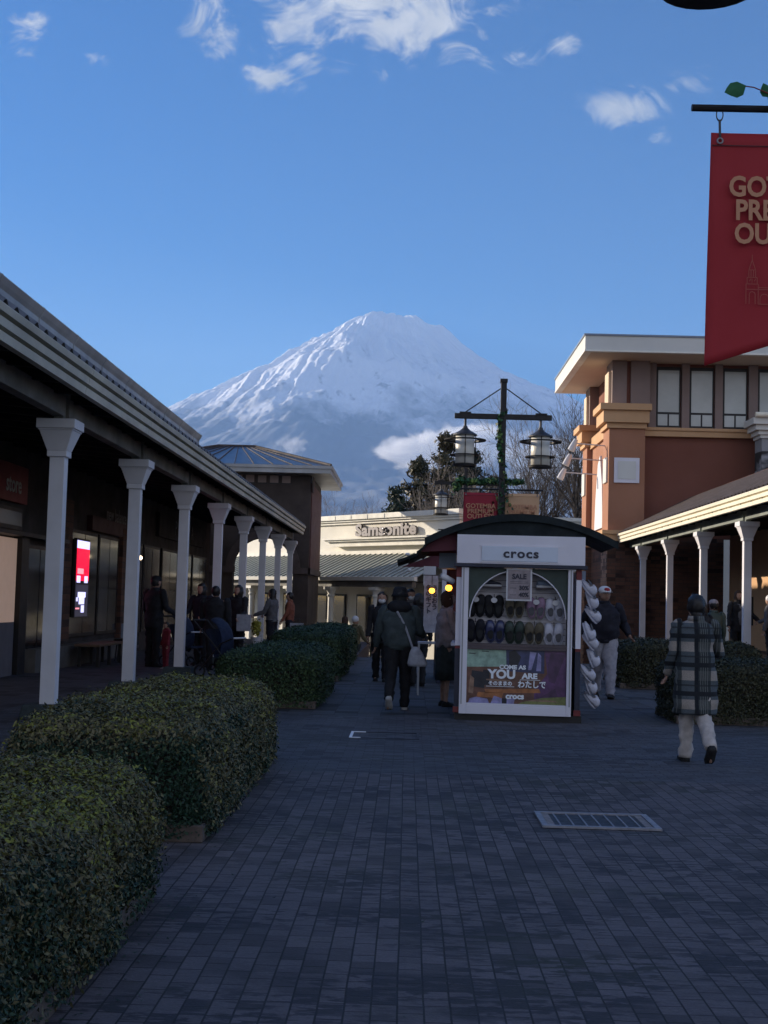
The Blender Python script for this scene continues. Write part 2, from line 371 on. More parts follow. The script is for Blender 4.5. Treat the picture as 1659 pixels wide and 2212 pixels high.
def text(body, size, m, parent, loc, rot=(pi/2, 0, 0), ext=.004, off=0, name='lettering', align='CENTER', sx=1, sp=1, shear=0, ls=1):
    cu = bpy.data.curves.new('t', 'FONT'); cu.body = body; cu.size = size; cu.extrude = ext; cu.offset = off; cu.align_x = align; cu.align_y = 'CENTER'
    cu.space_character = sp; cu.shear = shear; cu.space_line = ls; cu.resolution_u = 3
    ob = bpy.data.objects.new('t', cu); C.objects.link(ob); bpy.context.view_layer.update()
    me = bpy.data.meshes.new_from_object(ob.evaluated_get(bpy.context.evaluated_depsgraph_get()))
    bpy.data.objects.remove(ob); bpy.data.curves.remove(cu)
    o = Vector(ORI.get(parent.name, (0, 0, 0))) if parent is not None else Vector((0, 0, 0))
    me.transform(Matrix.Translation(Vector(loc)-o) @ Euler(rot).to_matrix().to_4x4() @ Matrix.Diagonal((sx, 1, 1, 1)))
    me.materials.clear(); me.materials.append(M[m]); me.name = name
    ob = bpy.data.objects.new(name, me); C.objects.link(ob); ob.parent = parent; ORI[ob.name] = tuple(o)
    return ob
def cards(P, N, size, name, m, parent, o=(0, 0, 0), asp=.55, spread=.7, extra=None):
    """leaf-sized folded quads: P centres, N outward normals"""
    n = len(P); P = np.asarray(P, float); N = np.asarray(N, float)
    D = nrg.normal(size=(n, 3)); D /= np.linalg.norm(D, axis=1)[:, None]
    n0 = N+D*spread; n0 /= np.linalg.norm(n0, axis=1)[:, None]+1e-9
    A = np.cross(n0, nrg.normal(size=(n, 3))); A /= np.linalg.norm(A, axis=1)[:, None]+1e-9
    B = np.cross(n0, A); sz = size*nrg.uniform(.6, 1.35, n)[:, None] if not hasattr(size, '__len__') else size[:, None]
    V = np.empty((n, 4, 3)); V[:, 0] = P-A*sz; V[:, 1] = P+B*sz*asp-n0*sz*.15; V[:, 2] = P+A*sz+n0*sz*.2; V[:, 3] = P-B*sz*asp-n0*sz*.15
    V = V.reshape(-1, 3)-np.array(o)
    me = bpy.data.meshes.new(name); me.vertices.add(4*n); me.vertices.foreach_set('co', V.astype(np.float32).ravel())
    me.loops.add(4*n); me.loops.foreach_set('vertex_index', np.arange(4*n, dtype=np.int32))
    me.polygons.add(n); me.polygons.foreach_set('loop_start', np.arange(0, 4*n, 4, dtype=np.int32))
    a = me.attributes.new('rv', 'FLOAT', 'POINT'); a.data.foreach_set('value', np.repeat(nrg.random(n), 4).astype(np.float32))
    if extra is not None: a = me.attributes.new('sun_tint', 'FLOAT', 'POINT'); a.data.foreach_set('value', np.repeat(extra, 4).astype(np.float32))
    me.materials.append(M[m]); me.update(calc_edges=True); me.validate()
    ob = bpy.data.objects.new(name, me); C.objects.link(ob)
    if parent is not None: ob.parent = parent
    return ob
_tab = np.random.default_rng(5).random((256, 256))
def vn(x, y):
    xi = np.floor(x).astype(int); yi = np.floor(y).astype(int); fx = x-xi; fy = y-yi
    fx = fx*fx*(3-2*fx); fy = fy*fy*(3-2*fy); g = lambda a, b: _tab[a % 256, b % 256]
    return (g(xi, yi)*(1-fx)+g(xi+1, yi)*fx)*(1-fy)+(g(xi, yi+1)*(1-fx)+g(xi+1, yi+1)*fx)*fy
def fbm(x, y, o=5, g=.5):
    s = 0; a = 1; t = 0
    for i in range(o): s = s+a*vn(x*2**i+17*i, y*2**i+31*i); t += a; a *= g
    return s/t

# ================================================================ SETTING
def sheet(name, quads, mats, z):
    b = MB()
    for (x0, x1, y0, y1, mi) in quads: b.slot(mi).add([(x0, y0, z), (x1, y0, z), (x1, y1, z), (x0, y1, z)], [(0, 1, 2, 3)])
    return struct(b.build(name, mats))
sheet('plaza_paving', [(-4.9, 6.9, -6, 11.45, 0), (-4.9, 6.9, 11.45, 17.0, 1), (-4.9, 6.9, 17.0, 34.5, 2), (-14, -4.9, -6, 47.6, 3), (-4.9, -1.3, 34.5, 47.6, 3)], ['paver_long', 'paver_cross', 'paver_dark', 'paver_walk'], 0)
b = MB()
for i in range(5): b.box(-1.3, 6.9, 34.5+.32*i, 34.5+.32*(i+1), -.95, -.15*(i+1))
b.box(-1.32, -1.30, 34.5, 47.6, -.9, -.001)
struct(b.build('plaza_steps', 'kerb_stone'))
sheet('lower_plaza', [(-14, 14, 47.62, 85, 0), (-1.3, 14, 36.1, 47.62, 0)], ['paver_dark'], -.75)
b = MB().box(6.9, 14, 20, 46, -.9, .25); struct(b.build('raised_walkway', 'paver_walk'))
me = MB(); me.add([(-22000, -3000, -.95), (22000, -3000, -.95), (22000, 19000, -.95), (-22000, 19000, -.95)], [(0, 1, 2, 3)]); struct(me.build('ground', 'grassland'))

# mountain: real size, 15.4 km away
def mountain():
    cx, cy = -255, 15400; k = 5.31
    rp = np.array([0, 60, 112, 160, 250, 325, 478, 700, 1000, 1500, 2200, 2800])*k; hp = np.array([575, 590, 606, 566, 478, 430, 352, 258, 175, 85, 18, -14])*k
    nr, na = 420, 900
    r = np.concatenate([np.linspace(1, 3900, 300), np.linspace(3930, 14800, nr-300)])
    th = np.linspace(R(-205), R(25), na)           # -90 deg points at the camera
    TH, RR = np.meshgrid(th, r)
    LEFT = np.clip(-np.cos(TH), 0, 1)
    H = np.interp(RR, rp, hp)
    X = RR*np.cos(TH); Y = RR*np.sin(TH)
    amp = np.clip((RR-250)/1500, 0, 1)*(.35+.65*np.exp(-(np.maximum(RR-2600, 0)/1300)**2))
    H = H+LEFT*k*np.interp(RR, np.array([0, 90, 200, 320, 500, 900, 1500])*k, [0, 3, 24, 36, 40, 30, 0])
    # radial gullies warped by noise
    wv = TH+.10*(fbm(X/900+50, Y/900+50, 4)-.5)
    g = fbm(wv*9+40, RR/2600+3, 3); g2 = fbm(wv*26+90, RR/1500+9, 4, .6); g3 = fbm(wv*70+10, RR/700, 3)
    H = H+amp*((g-.5)*210+(g2-.5)*110+(g3-.5)*40)
    H = H+(fbm(X/330+7, Y/330+7, 6, .6)-.5)*150*np.clip((RR-100)/900, .15, 1)
    # great ridge that parts the sunlit flank from the shaded one
    a0 = R(-101)+.10*(fbm(RR/900, RR*0+2, 3)-.5)
    d = TH-a0
    H = H+np.clip((RR-150)/1500, 0, 1)*np.exp(-np.maximum(RR-2700, 0)/1100)*640*np.where(d > 0, np.clip(1-d/R(60), 0, 1), np.clip(1+d/R(50), 0, 1))
    # broad secondary spur on the lower left
    a1 = R(-140); H = H+40*np.exp(-((TH-a1)/R(9))**2)*np.exp(-((RR-2100)/900)**2)
    H = H+(fbm(X/1500+3, Y/1500+8, 3)-.5)*50*np.clip((RR-2500)/2500, 0, 1)
    rim = np.exp(-((RR-560)/170)**2); H = H+rim*(fbm(TH*3.1+9, RR*0+1, 4)-.5)*170
    H = H*np.interp(X+cx, [-2417, -2098, -1694, -1262, -1031, -631, -434, -235, -92, 106, 535, 904, 1407, 1765, 2600], [.935, .934, .932, .952, .953, .95, .949, .955, .96, .969, .972, 1.02, 1.055, 1.053, 1.03])
    V = np.stack([X+cx, Y+cy, H+1.45], -1).reshape(-1, 3)
    idx = np.arange(nr*na).reshape(nr, na)
    F = np.stack([idx[:-1, :-1], idx[:-1, 1:], idx[1:, 1:], idx[1:, :-1]], -1).reshape(-1, 4)
    me = bpy.data.meshes.new('mountain'); me.vertices.add(len(V)); me.vertices.foreach_set('co', V.astype(np.float32).ravel())
    me.loops.add(F.size); me.loops.foreach_set('vertex_index', F.astype(np.int32).ravel())
    me.polygons.add(len(F)); me.polygons.foreach_set('loop_start', np.arange(0, F.size, 4, dtype=np.int32)); me.polygons.foreach_set('use_smooth', [True]*len(F))
    me.update(calc_edges=True)
    m = bpy.data.materials.new('snow_and_rock'); m.use_nodes = True; t = NT(m.node_tree); bs = m.node_tree.nodes['Principled BSDF']
    geo = t('ShaderNodeNewGeometry'); s = t('ShaderNodeSeparateXYZ', {0: geo.outputs['Position']})
    p = t('ShaderNodeVectorMath', {0: geo.outputs['Position'], 1: (.001, .001, .00035)}, operation='MULTIPLY').outputs[0]
    n = t.noise(p, 2.2, 9, .68); nb = t.noise(p, .7, 4, .5)
    line = t.math('ADD', s.outputs[2], t.math('ADD', t.math('MULTIPLY', t.math('SUBTRACT', n, .5), 1500), t.math('MULTIPLY', t.math('SUBTRACT', nb, .5), 900)))
    f = t.rng(line, 1470, 1900)
    scr = t.rng(t.noise(p, 9, 6, .7), .56, .66)        # wind-scoured patches inside the snow
    f = t.math('MULTIPLY', f, t.math('SUBTRACT', 1, t.math('MULTIPLY', scr, t.rng(line, 3000, 2200, 0, .75))))
    rock = t.mix(t.rng(nb, .35, .65), (.13, .15, .19), (.21, .225, .26))  # snow dusting on rock, plus the blue of haze put into its colour
    t.l.new(t.mix(f, rock, (.76, .78, .83)), bs.inputs['Base Color']); bs.inputs['Roughness'].default_value = .9; bs.inputs['Specular IOR Level'].default_value = .1
    me.materials.append(m); o = bpy.data.objects.new('mountain', me); C.objects.link(o); struct(o)
mountain()

def haze():
    b = MB().box(-23000, 23000, -3200, 18900, -2.2, 3420); o = b.build('haze', 'soil'); o.data.materials.clear()
    m = bpy.data.materials.new('haze_air'); m.use_nodes = True; t = NT(m.node_tree); m.node_tree.nodes.remove(m.node_tree.nodes['Principled BSDF'])
    v = t('ShaderNodeVolumePrincipled', {'Color': (.36, .60, 1.0, 1), 'Density': 5.2e-5, 'Anisotropy': .0})
    t.l.new(v.outputs[0], m.node_tree.nodes['Material Output'].inputs['Volume'])
    o.data.materials.append(m); o['kind'] = 'stuff'; o['label'] = 'thin blue haze in front of the far mountain'
haze()
# ================================================================ LEFT ARCADE BUILDING
XW = -6.9
COLY = [15.5+4.43*i for i in range(8)]
la = thing('arcade_building', 'long shop arcade on the left with white columns, stepped cream eave moulding and dark shopfronts', 'building', (-5.3, 28, 0))
def column(parent, x, y, z0, ztop, m='white_col', plinth=True):
    b = MB(); h = .085; b.box(x-h, x+h, y-h, y+h, z0+.0, ztop-.43)
    c = b.build('column', m, parent)
    k = MB(); k.frust(x, y, ztop-.43, ztop-.36, .115, .115, .115, .115); k.frust(x, y, ztop-.36, ztop-.13, .115, .115, .195, .195)
    k.frust(x, y, ztop-.13, ztop-.11, .205, .205, .205, .205); k.frust(x, y, ztop-.11, ztop, .225, .225, .225, .225)
    k.build('capital', m, c, bevel=.006)
    if plinth: MB().frust(x, y, z0-.0, z0+.17, .27, .27, .24, .24).build('plinth', 'plinth_green', c, bevel=.01)
    return c
for y in COLY: column(la, -4.1, y, 0, 3.45)
def arcade_parts(par, sgn, xc, y0, y1, zc, xe, wallx, roofm, fasm, beamm, cols, rtop):
    """sgn: side the eave faces (+1 towards +x)"""
    b = MB()
    for i in range(len(cols)+1):
        a = cols[i-1]+.1 if i else y0; e = cols[i]-.1 if i < len(cols) else y1
        b.box(xc-.07, xc+.07, a, e, zc+.04, zc+.27)
    b.build('beam', beamm, par, bevel=.006)
    for y in cols: MB().box(xc-.05, xc+.05, y-.075, y+.03, zc, zc+.5).box(xc-.09, xc+.09, y+.03, y+.055, zc, zc+.34).build('bracket', beamm, par)
    b = MB()
    n = int((y1-y0)/.9)
    for i in range(n): y = y0+.2+i*.9; b.add([(xc+sgn*.42, y, 3.66), (wallx, y, 3.95), (wallx, y, 4.12), (xc+sgn*.42, y, 3.86), (xc+sgn*.42, y+.07, 3.66), (wallx, y+.07, 3.95), (wallx, y+.07, 4.12), (xc+sgn*.42, y+.07, 3.86)], [(0, 1, 2, 3), (7, 6, 5, 4), (0, 4, 5, 1), (3, 2, 6, 7), (0, 3, 7, 4), (1, 5, 6, 2)])
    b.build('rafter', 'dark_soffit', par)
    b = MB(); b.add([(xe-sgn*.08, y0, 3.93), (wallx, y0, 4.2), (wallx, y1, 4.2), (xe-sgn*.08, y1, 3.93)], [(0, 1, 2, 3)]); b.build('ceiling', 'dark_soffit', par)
    # stepped eave moulding
    s = sgn
    pr = [(xe-s*.12, 3.66), (xe-s*.045, 3.66), (xe-s*.035, 3.74), (xe-s*.075, 3.745), (xe-s*.075, 3.765), (xe-s*.01, 3.77), (xe, 3.845), (xe-s*.05, 3.85), (xe-s*.05, 3.87), (xe+s*.03, 3.875), (xe+s*.045, 3.935), (xe+s*.03, 3.95), (xe-s*.12, 3.95)]
    b = MB(); yy = y0
    while yy < y1-.01:
        ye = min(yy+3.64, y1); b.prism(pr, yy, ye-.012, 'y'); yy = ye
    b.build('eave_moulding', fasm, par)
    # ribbed roof: one sheet, rib period .33
    ys = np.arange(y0, y1+.01, .055); x1, z1 = rtop
    prof = [max(0, cos(2*pi*y/.33))**2*.055 for y in ys]
    V = []; 
    for k in range(2):
        for y, p in zip(ys, prof): V.append(((xe+s*.02, x1)[k], y, (3.958, z1)[k]+p))
    n = len(ys); b = MB(); b.add(V, [(i, i+1, n+i+1, n+i) for i in range(n-1)]); b.build('roof', roofm, par)
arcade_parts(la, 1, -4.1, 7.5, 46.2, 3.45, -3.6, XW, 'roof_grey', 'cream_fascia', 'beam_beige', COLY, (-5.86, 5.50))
# upper gutter and parapet
b = MB(); yy = 7.5
while yy < 35.7:
    ye = min(yy+2.1, 35.7)
    ring = [(-5.82, 5.46), (-5.74, 5.47), (-5.70, 5.52), (-5.70, 5.60), (-5.66, 5.66), (-5.62, 5.74), (-5.64, 5.765), (-6.1, 5.765), (-6.1, 5.46)]
    b.prism(ring, yy, ye-.02); b.prism([(x+.012 if x > -5.8 else x, z) for x, z in ring[1:7]]+[(-5.9, 5.76)], ye-.06, ye-.03); yy = ye
b.build('gutter', 'gutter_grey', la)
b = MB(); b.prism([(-6.1, 5.768), (-5.70, 5.768), (-5.86, 5.93), (-9.0, 5.93), (-9.0, 5.768)], 7.5, 35.62); b.build('parapet', 'roof_grey', la)
b = MB(); b.box(-12, XW, 7.5, 46.5, 0, 4.4); b.box(-12, -5.95, 7.5, 35.5, 4.4, 5.46); b.box(-12, XW-.2, 35.5, 46.4, 4.4, 4.9); b.build('wall', 'shop_wall', la)
def shopbox(name, y0, y1, z0, z1, m, d=.05, par=la, x=XW): return MB().box(x, x+d, y0, y1, z0, z1).build(name, m, par)
shopbox('wall_panel', 19.5, 23.2, .92, 2.36, 'shop_panel_glow', .10); shopbox('wall_panel', 19.5, 23.2, .0, .915, 'shop_panel_grey', .10)
shopbox('post', 23.3, 23.75, 0, 2.45, 'dark_frame', .16)
MB().box(XW, XW+.3, 19.5, 26.0, 2.40, 2.47).build('canopy', 'dark_frame', la)
for (a, e, z0, z1) in [(23.9, 25.7, .25, 2.3), (19.6, 23.6, 2.52, 2.9), (27.05, 29.4, .55, 2.75), (29.55, 31.6, .55, 2.75), (32.5, 34.4, .1, 2.75), (34.6, 36.8, .5, 2.75), (37.2, 39.6, .1, 2.75), (39.9, 42.2, .5, 2.75), (42.5, 45.4, .1, 2.75)]:
    w_ = shopbox('window', a, e, z0, z1, 'dark_frame', .06)
    MB().box(XW+.061, XW+.068, a+.07, (a+e)/2-.03, z0+.07, z1-.07).box(XW+.061, XW+.068, (a+e)/2+.03, e-.07, z0+.07, z1-.07).build('pane', 'glass_store', w_)
shopbox('brick_pier', 26.0, 26.95, .5, 3.3, 'brick_brown', .12); MB().box(XW, XW+.13, 31.7, 32.4, 0, 3.0).build('brick_pier', 'brick_brown', la)
shopbox('ledge', 24.0, 31.6, .0, .42, 'ledge', .28)
MB().box(XW, XW+.22, 31.85, 32.3, 0, .75).build('wall_panel', 'plastic_grey', la)
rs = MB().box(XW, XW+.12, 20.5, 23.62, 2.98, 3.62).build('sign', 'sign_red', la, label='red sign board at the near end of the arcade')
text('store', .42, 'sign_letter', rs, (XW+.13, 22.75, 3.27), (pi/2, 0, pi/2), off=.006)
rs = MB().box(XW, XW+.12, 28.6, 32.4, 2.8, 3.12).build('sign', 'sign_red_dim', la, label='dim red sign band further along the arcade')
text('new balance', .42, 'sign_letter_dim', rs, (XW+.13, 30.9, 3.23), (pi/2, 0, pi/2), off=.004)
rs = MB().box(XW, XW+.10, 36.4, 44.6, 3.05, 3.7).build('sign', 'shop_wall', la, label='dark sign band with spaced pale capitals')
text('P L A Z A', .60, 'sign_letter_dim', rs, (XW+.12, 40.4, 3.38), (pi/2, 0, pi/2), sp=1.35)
for (x, y, z) in [(303, 1205, 31.0)]:
    u_, w2 = ray(x, y); MB().ell((u_*z, z, EYE+w2*z), (.05, .05, .05)).build('bulb', 'bulb_warm', la, smooth=True)
# display screen
ds = thing('display_screen', 'tall lit screen with a red picture in the left shop window', 'screen', (XW+.2, 27.5, 1))
MB().box(XW+.14, XW+.20, 26.98, 28.1, .95, 2.56).build('housing', 'dark_frame', ds)
b = MB(); X_ = XW+.202
b.box(X_, X_+.004, 27.02, 28.06, .97, 1.62); b.slot(1).box(X_, X_+.006, 27.02, 28.06, 2.36, 2.52)
b.slot(2).box(X_, X_+.006, 27.02, 28.06, 1.70, 2.358)
b.slot(3).box(X_+.0062, X_+.008, 27.1, 27.6, 1.84, 1.95)
b.slot(1)
for (a, e, z0, z1) in [(27.06, 27.35, 1.66, 1.80), (27.7, 27.98, 1.66, 1.80), (27.2, 27.85, 1.36, 1.47), (27.3, 27.75, 1.22, 1.37), (27.5, 27.75, 1.05, 1.2), (27.08, 27.2, 1.28, 1.36)]: b.box(X_+.0062, X_+.009, a, e, z0, z1)
b.slot(3).box(X_+.0062, X_+.009, 27.05, 27.35, 1.12, 1.15)
b.build('picture', ['scr_dark', 'scr_white', 'scr_red', 'scr_pink'], ds)
# bench
bn = thing('bench', 'dark wooden bench against the left shop ledge beneath the lit screen', 'bench', (-6.2, 27.6, 0))
MB().box(-6.5, -6.0, 26.3, 28.7, .40, .45).build('seat', 'wood', bn, bevel=.01)
for y in (26.5, 27.5, 28.5):
    MB().box(-6.46, -6.40, y-.04, y+.04, 0, .40).build('leg', 'dark_frame', bn); MB().box(-6.1, -6.04, y-.04, y+.04, 0, .40).build('leg', 'dark_frame', bn)
st = thing('stool', 'round dark stool at the far end of the bench', 'stool', (-6.15, 29.2, 0))
MB().lathe((-6.15, 29.2, 0), [(.2, .42), (.21, .44), (.21, .47), (.19, .48)], 18).build('seat', 'dark_frame', st)
for k in range(4): a = pi/4+k*pi/2; MB().tube([(-6.15+.15*cos(a), 29.2+.15*sin(a), .42), (-6.15+.2*cos(a), 29.2+.2*sin(a), 0)], .018, 6).build('leg', 'dark_frame', st)

# ================================================================ LEFT TOWER
tw = thing('tower_building', 'dark brown square tower with low blue metal roof ending the left arcade', 'building', (-6.5, 50, 0))
x0, x1, y0, y1 = -9.6, -3.57, 48.0, 54.0
arch = [(-5.2+1.08*cos(a), 2.52+1.08*sin(a)) for a in [pi*k/16 for k in range(17)]]
b = MB(); pts = [(x1, -.75), (x1, 5.88), (x0, 5.88), (x0, -.75), (-6.28, -.75)]+arch[::-1]+[(-4.12, -.75)]
b.prism(pts, y0, y0+.45); b.box(x1-.45, x1-.001, y0+.452, y1-.4, -.75, 5.875); b.box(x0, x0+.45, y0+.452, y1, -.75, 5.875)
b.build('wall', 'tower_brown', tw)
b = MB(); ring = []
for k in range(16):
    a, e = pi*k/16, pi*(k+1)/16
    q = [(-5.2+r*cos(t), 2.52+r*sin(t)) for r, t in ((1.07, a), (1.34, a), (1.34, e), (1.07, e))]; b.prism(q, y0-.06, y0-.001)
b.build('arch_trim', 'tower_band', tw)
b = MB().box(-4.16, x1+.06, y0-.08, y0-.001, 2.34, 2.56); b.box(x1+.001, x1+.08, y0-.08, y1-.4, 2.34, 2.56); b.box(-8.0, -6.2, y0-.08, y0-.001, 2.34, 2.56); b.build('string_course', 'tower_band', tw)
MB().box(x1+.001, x1+.045, y0+.2, y1-.6, 2.57, 5.6).build('side_panel', 'tower_red', tw)
MB().box(x1+.05, x1+.09, y0+.02, y0+.5, 5.3, 5.84).build('corner_block', 'tower_band', tw)
for i in range(12):
    cx = -4.46-.435*i; w_ = MB().box(cx-.15, cx+.15, y0-.03, y0-.001, 5.59, 5.85).build('window', 'stucco_grey', tw)
    MB().box(cx-.2, cx+.2, y0-.02, y0-.0005, 5.545, 5.585).build('sill', 'dark_frame', w_)
ov = .75
b = MB(); b.prism([(x0-ov, 5.90), (x1+ov, 5.90), (x1+ov, 6.06), (x0-ov, 6.06)], y0-ov, y1+ov)
b.prism([(x0-ov-.04, 6.062), (x1+ov+.04, 6.062), (x1+ov+.06, 6.17), (x0-ov-.06, 6.17)], y0-ov-.04, y1+ov+.04); b.build('eave', 'gutter_grey', tw)
def hip(b, xa, xb, ya, yb, z0, z1, ins, seams=0):
    cx0, cx1, cy0, cy1 = xa+ins, xb-ins, ya+ins, yb-ins
    b.add([(xa, ya, z0), (xb, ya, z0), (xb, yb, z0), (xa, yb, z0), (cx0, cy0, z1), (cx1, cy0, z1), (cx1, cy1, z1), (cx0, cy1, z1)], [(0, 1, 5, 4), (1, 2, 6, 5), (2, 3, 7, 6), (3, 0, 4, 7), (4, 5, 6, 7)])
hb = MB(); hip(hb, x0-ov, x1+ov, y0-ov, y1+ov, 6.175, 7.14, 3.1); rf = hb.build('roof', 'roof_metal', tw)
b = MB(); n = 11
for i in range(1, n):
    t = i/n; xa = x0-ov+(x1-x0+2*ov)*t; xt = x0-ov+3.1+(x1-x0+2*ov-6.2)*t; b.tube([(xa, y0-ov, 6.19), (xt, y0-ov+3.1, 7.155)], .016, 4)
for xa, ya, xb, yb in ((x1+ov, y0-ov, x1+ov-3.1, y0-ov+3.1), (x0-ov, y0-ov, x0-ov+3.1, y0-ov+3.1)): b.tube([(xa, ya, 6.20), (xb, yb, 7.16)], .05, 5)
b.tube([(x0-ov+3.1, y0-ov+3.1, 7.155), (x1+ov-3.1, y0-ov+3.1, 7.155)], .05, 5)
b.build('seam', 'roof_brown', rf)

# ================================================================ STORE AT THE END (angled)
PH = R(52); T_ = Vector((cos(PH), -sin(PH), 0)); N_ = Vector((-sin(PH), -cos(PH), 0)); O_ = Vector((-3.9, 58, 0))
def LM(b):                                        # local: x along the wall, y towards the back (-normal), z
    Mx = Matrix(((T_.x, -N_.x, 0, O_.x), (T_.y, -N_.y, 0, O_.y), (0, 0, 1, 0), (0, 0, 0, 1))); return b.rot(Mx)
ss = thing('store_building', 'cream walled luggage store with a grey ribbed porch roof at the end of the plaza', 'building', (-2, 56, -.75))
L0, L1 = -18, 9.4
mat('store_cream', (.80, .77, .68), .7, var=.05, scale=.6, bump=.1)
LM(MB().box(L0, L1, 0, 8, -.75, 4.62)).build('wall', 'store_cream', ss)
b = MB()
for z0, z1, d in ((4.625, 4.72, .10), (4.722, 4.80, .18), (4.802, 5.0, .26)): b.box(L0-.01, L1+d, -d, .5, z0, z1)
for k in range(24): b.box(L0+1.15*k, L0+1.15*k+.02, -.275, -.262, 4.80, 4.98)
LM(b).build('cornice', 'white_far', ss)
LM(MB().box(L0, L1, -.12, -.001, 3.34, 3.5)).build('ledge', 'white_far', ss)
b = MB(); xs = np.arange(L0, L1, .36)
b.add([(L0, -.1, 3.34), (L1, -.1, 3.34), (L1+.4, -2.3, 2.36), (L0, -2.3, 2.36)], [(3, 2, 1, 0)]); b.add([(L0, -.1, 3.30), (L1, -.1, 3.30), (L1+.4, -2.3, 2.32), (L0, -2.3, 2.32)], [(0, 1, 2, 3)])
pr_ = LM(b).build('porch_roof', 'roof_sage', ss)
b = MB()
for x in xs: b.tube([(x, -.11, 3.35), (x, -2.3, 2.375)], .034, 4)
LM(b).build('seam', 'beam_green', pr_)
LM(MB().prism([(-2.28, 2.20), (-2.42, 2.22), (-2.44, 2.36), (-2.28, 2.37)], L0, L1+.4, 'x')).build('porch_eave', 'white_far', ss)
LM(MB().box(L0, L1, -2.2, -2.02, 1.98, 2.18)).build('porch_beam', 'beam_beige', ss)
LM(MB().box(L0, L1, -2.0, -.1, 2.19, 2.21)).build('porch_ceiling', 'dark_soffit', ss)
for x in (-17, -14, -11, -8, -5, -1.9, 1.1, 4.1, 7.1):
    b = MB(); b.lathe((x, -2.11, 0), [(.15, -.75), (.13, -.6), (.125, 1.55), (.16, 1.6), (.16, 1.66), (.125, 1.68), (.15, 1.75), (.2, 1.86)], 14); b.box(x-.22, x+.22, -2.33, -1.89, 1.861, 1.975)
    LM(b).build('column', 'white_far', ss, smooth=False)
for (a, e, z0, z1) in [(-4.6, -3.2, -.6, 1.7), (-2.6, -.9, -.1, 1.7), (-.5, 2.2, -.1, 1.7), (3, 5, -.6, 1.7), (-9, -6.5, -.1, 1.7), (-13, -10.5, -.1, 1.7)]:
    w_ = LM(MB().box(a, e, -.07, -.001, z0, z1)).build('window', 'dark_frame', ss)
    LM(MB().box(a+.08, (a+e)/2-.04, -.08, -.071, z0+.08, z1-.08).box((a+e)/2+.04, e-.08, -.08, -.071, z0+.08, z1-.08)).build('pane', 'glass_dark', w_)
shx = 5.0
b = MB(); b.prism([(1.5, 3.68), (9.0, 3.68), (9.35, 3.88), (1.15, 3.88)], -.30, -.001); b.box(1.05, 9.45, -.42, -.001, 3.882, 3.95); b.box(.95, 9.55, -.5, -.001, 3.952, 4.02); LM(b).build('sign_shelf', 'white_far', ss)
Mtx = Matrix(((T_.x, -N_.x, 0, 0), (T_.y, -N_.y, 0, 0), (0, 0, 1, 0), (0, 0, 0, 1)))
tx = text('Samsonite', .66, 'letter_metal', ss, (0, 0, 0), (0, 0, 0), ext=.05, off=.028, sx=1.42, sp=1.05)
p0 = O_+T_*4.95+N_*.12; rotm = Mtx @ Matrix.Rotation(pi/2, 4, 'X'); oo = Vector(ORI[ss.name])
tx.data.transform(Matrix.Translation(oo)); tx.data.transform(Matrix.Translation(Vector((p0.x, p0.y, 4.32))-oo) @ rotm)
b = MB()
for k in range(5):
    a = 2*pi*k/5; b.ell((4.95+.10*cos(a)+.02, -.2, 4.27+.13*sin(a)), (.045, .03, .075), 8, 6, rot=Matrix.Rotation(-a, 3, 'Y'))
LM(b).build('emblem', 'letter_metal', ss)
# grey hall closing the view on the right
gh = thing('hall_building', 'low pale grey hall beyond the kiosk roof, left of the brown pavilion', 'building', (6, 62, -.75))
MB().box(2.5, 20, 62, 70, -.75, 5.2).build('wall', 'slab_white', gh); MB().box(2.3, 20.2, 61.8, 70.2, 5.201, 5.34).box(2.2, 20.3, 61.7, 70.3, 5.342, 5.5).build('cornice', 'white_far', gh)

# ================================================================ RIGHT ARCADE
ra = thing('arcade_building', 'arcade on the right with sunlit cream eave before the brown pavilion', 'building', (9, 36, 0))
RC = [30.3, 34.75, 39.2, 43.65]
for y in RC: column(ra, 7.6, y, .25, 3.45, 'white_col', False)
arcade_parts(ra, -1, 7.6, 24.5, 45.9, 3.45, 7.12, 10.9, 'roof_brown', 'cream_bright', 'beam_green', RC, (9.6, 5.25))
b = MB().box(10.9, 15, 24.5, 45.8, .25, 4.4); b.build('wall', 'stucco_tan', ra); MB().box(9.62, 15, 24.5, 40.9, 4.401, 5.3).build('upper_wall', 'stucco_brown', ra)
for (a, e, z0, z1) in [(42.6, 44.4, 1.0, 1.9), (31.5, 35.2, .62, 2.9), (27, 30.6, .62, 2.9)]:
    w_ = MB().box(10.83, 10.899, a, e, z0, z1).build('window', 'dark_frame', ra)
    n = 3
    for k in range(n): aa = a+(e-a)*k/n+.06; ee = a+(e-a)*(k+1)/n-.06; MB().box(10.82, 10.829, aa, ee, z0+.08, z1-.08).build('pane', 'glass_store', w_)
MB().box(10.6, 10.829, 26, 36, .251, .6).build('plinth', 'cream_bright', ra)
MB().box(10.78, 10.899, 35.6, 45.7, .251, 3.3).build('wall_panel', 'stucco_tan', ra) if False else None
# stone block behind
sb = thing('stone_building', 'pale stone block building with a flared cornice at the right edge', 'building', (13, 45.4, 0))
MB().box(11.75, 18, 45.0, 45.9, 3.9, 7.25).build('wall', 'block_white', sb)
b = MB()
for k, (z0, z1, d) in enumerate(((7.251, 7.36, .06), (7.362, 7.5, .14), (7.502, 7.68, .26), (7.682, 7.9, .38))): b.box(11.75-d, 18, 45.0-d, 45.9, z0, z1)
b.build('cornice', 'slab_white', sb)
MB().tube([(11.42, 44.55, 7.98), (18, 44.55, 7.98)], .09, 10).build('gutter', 'cream_bright', sb)

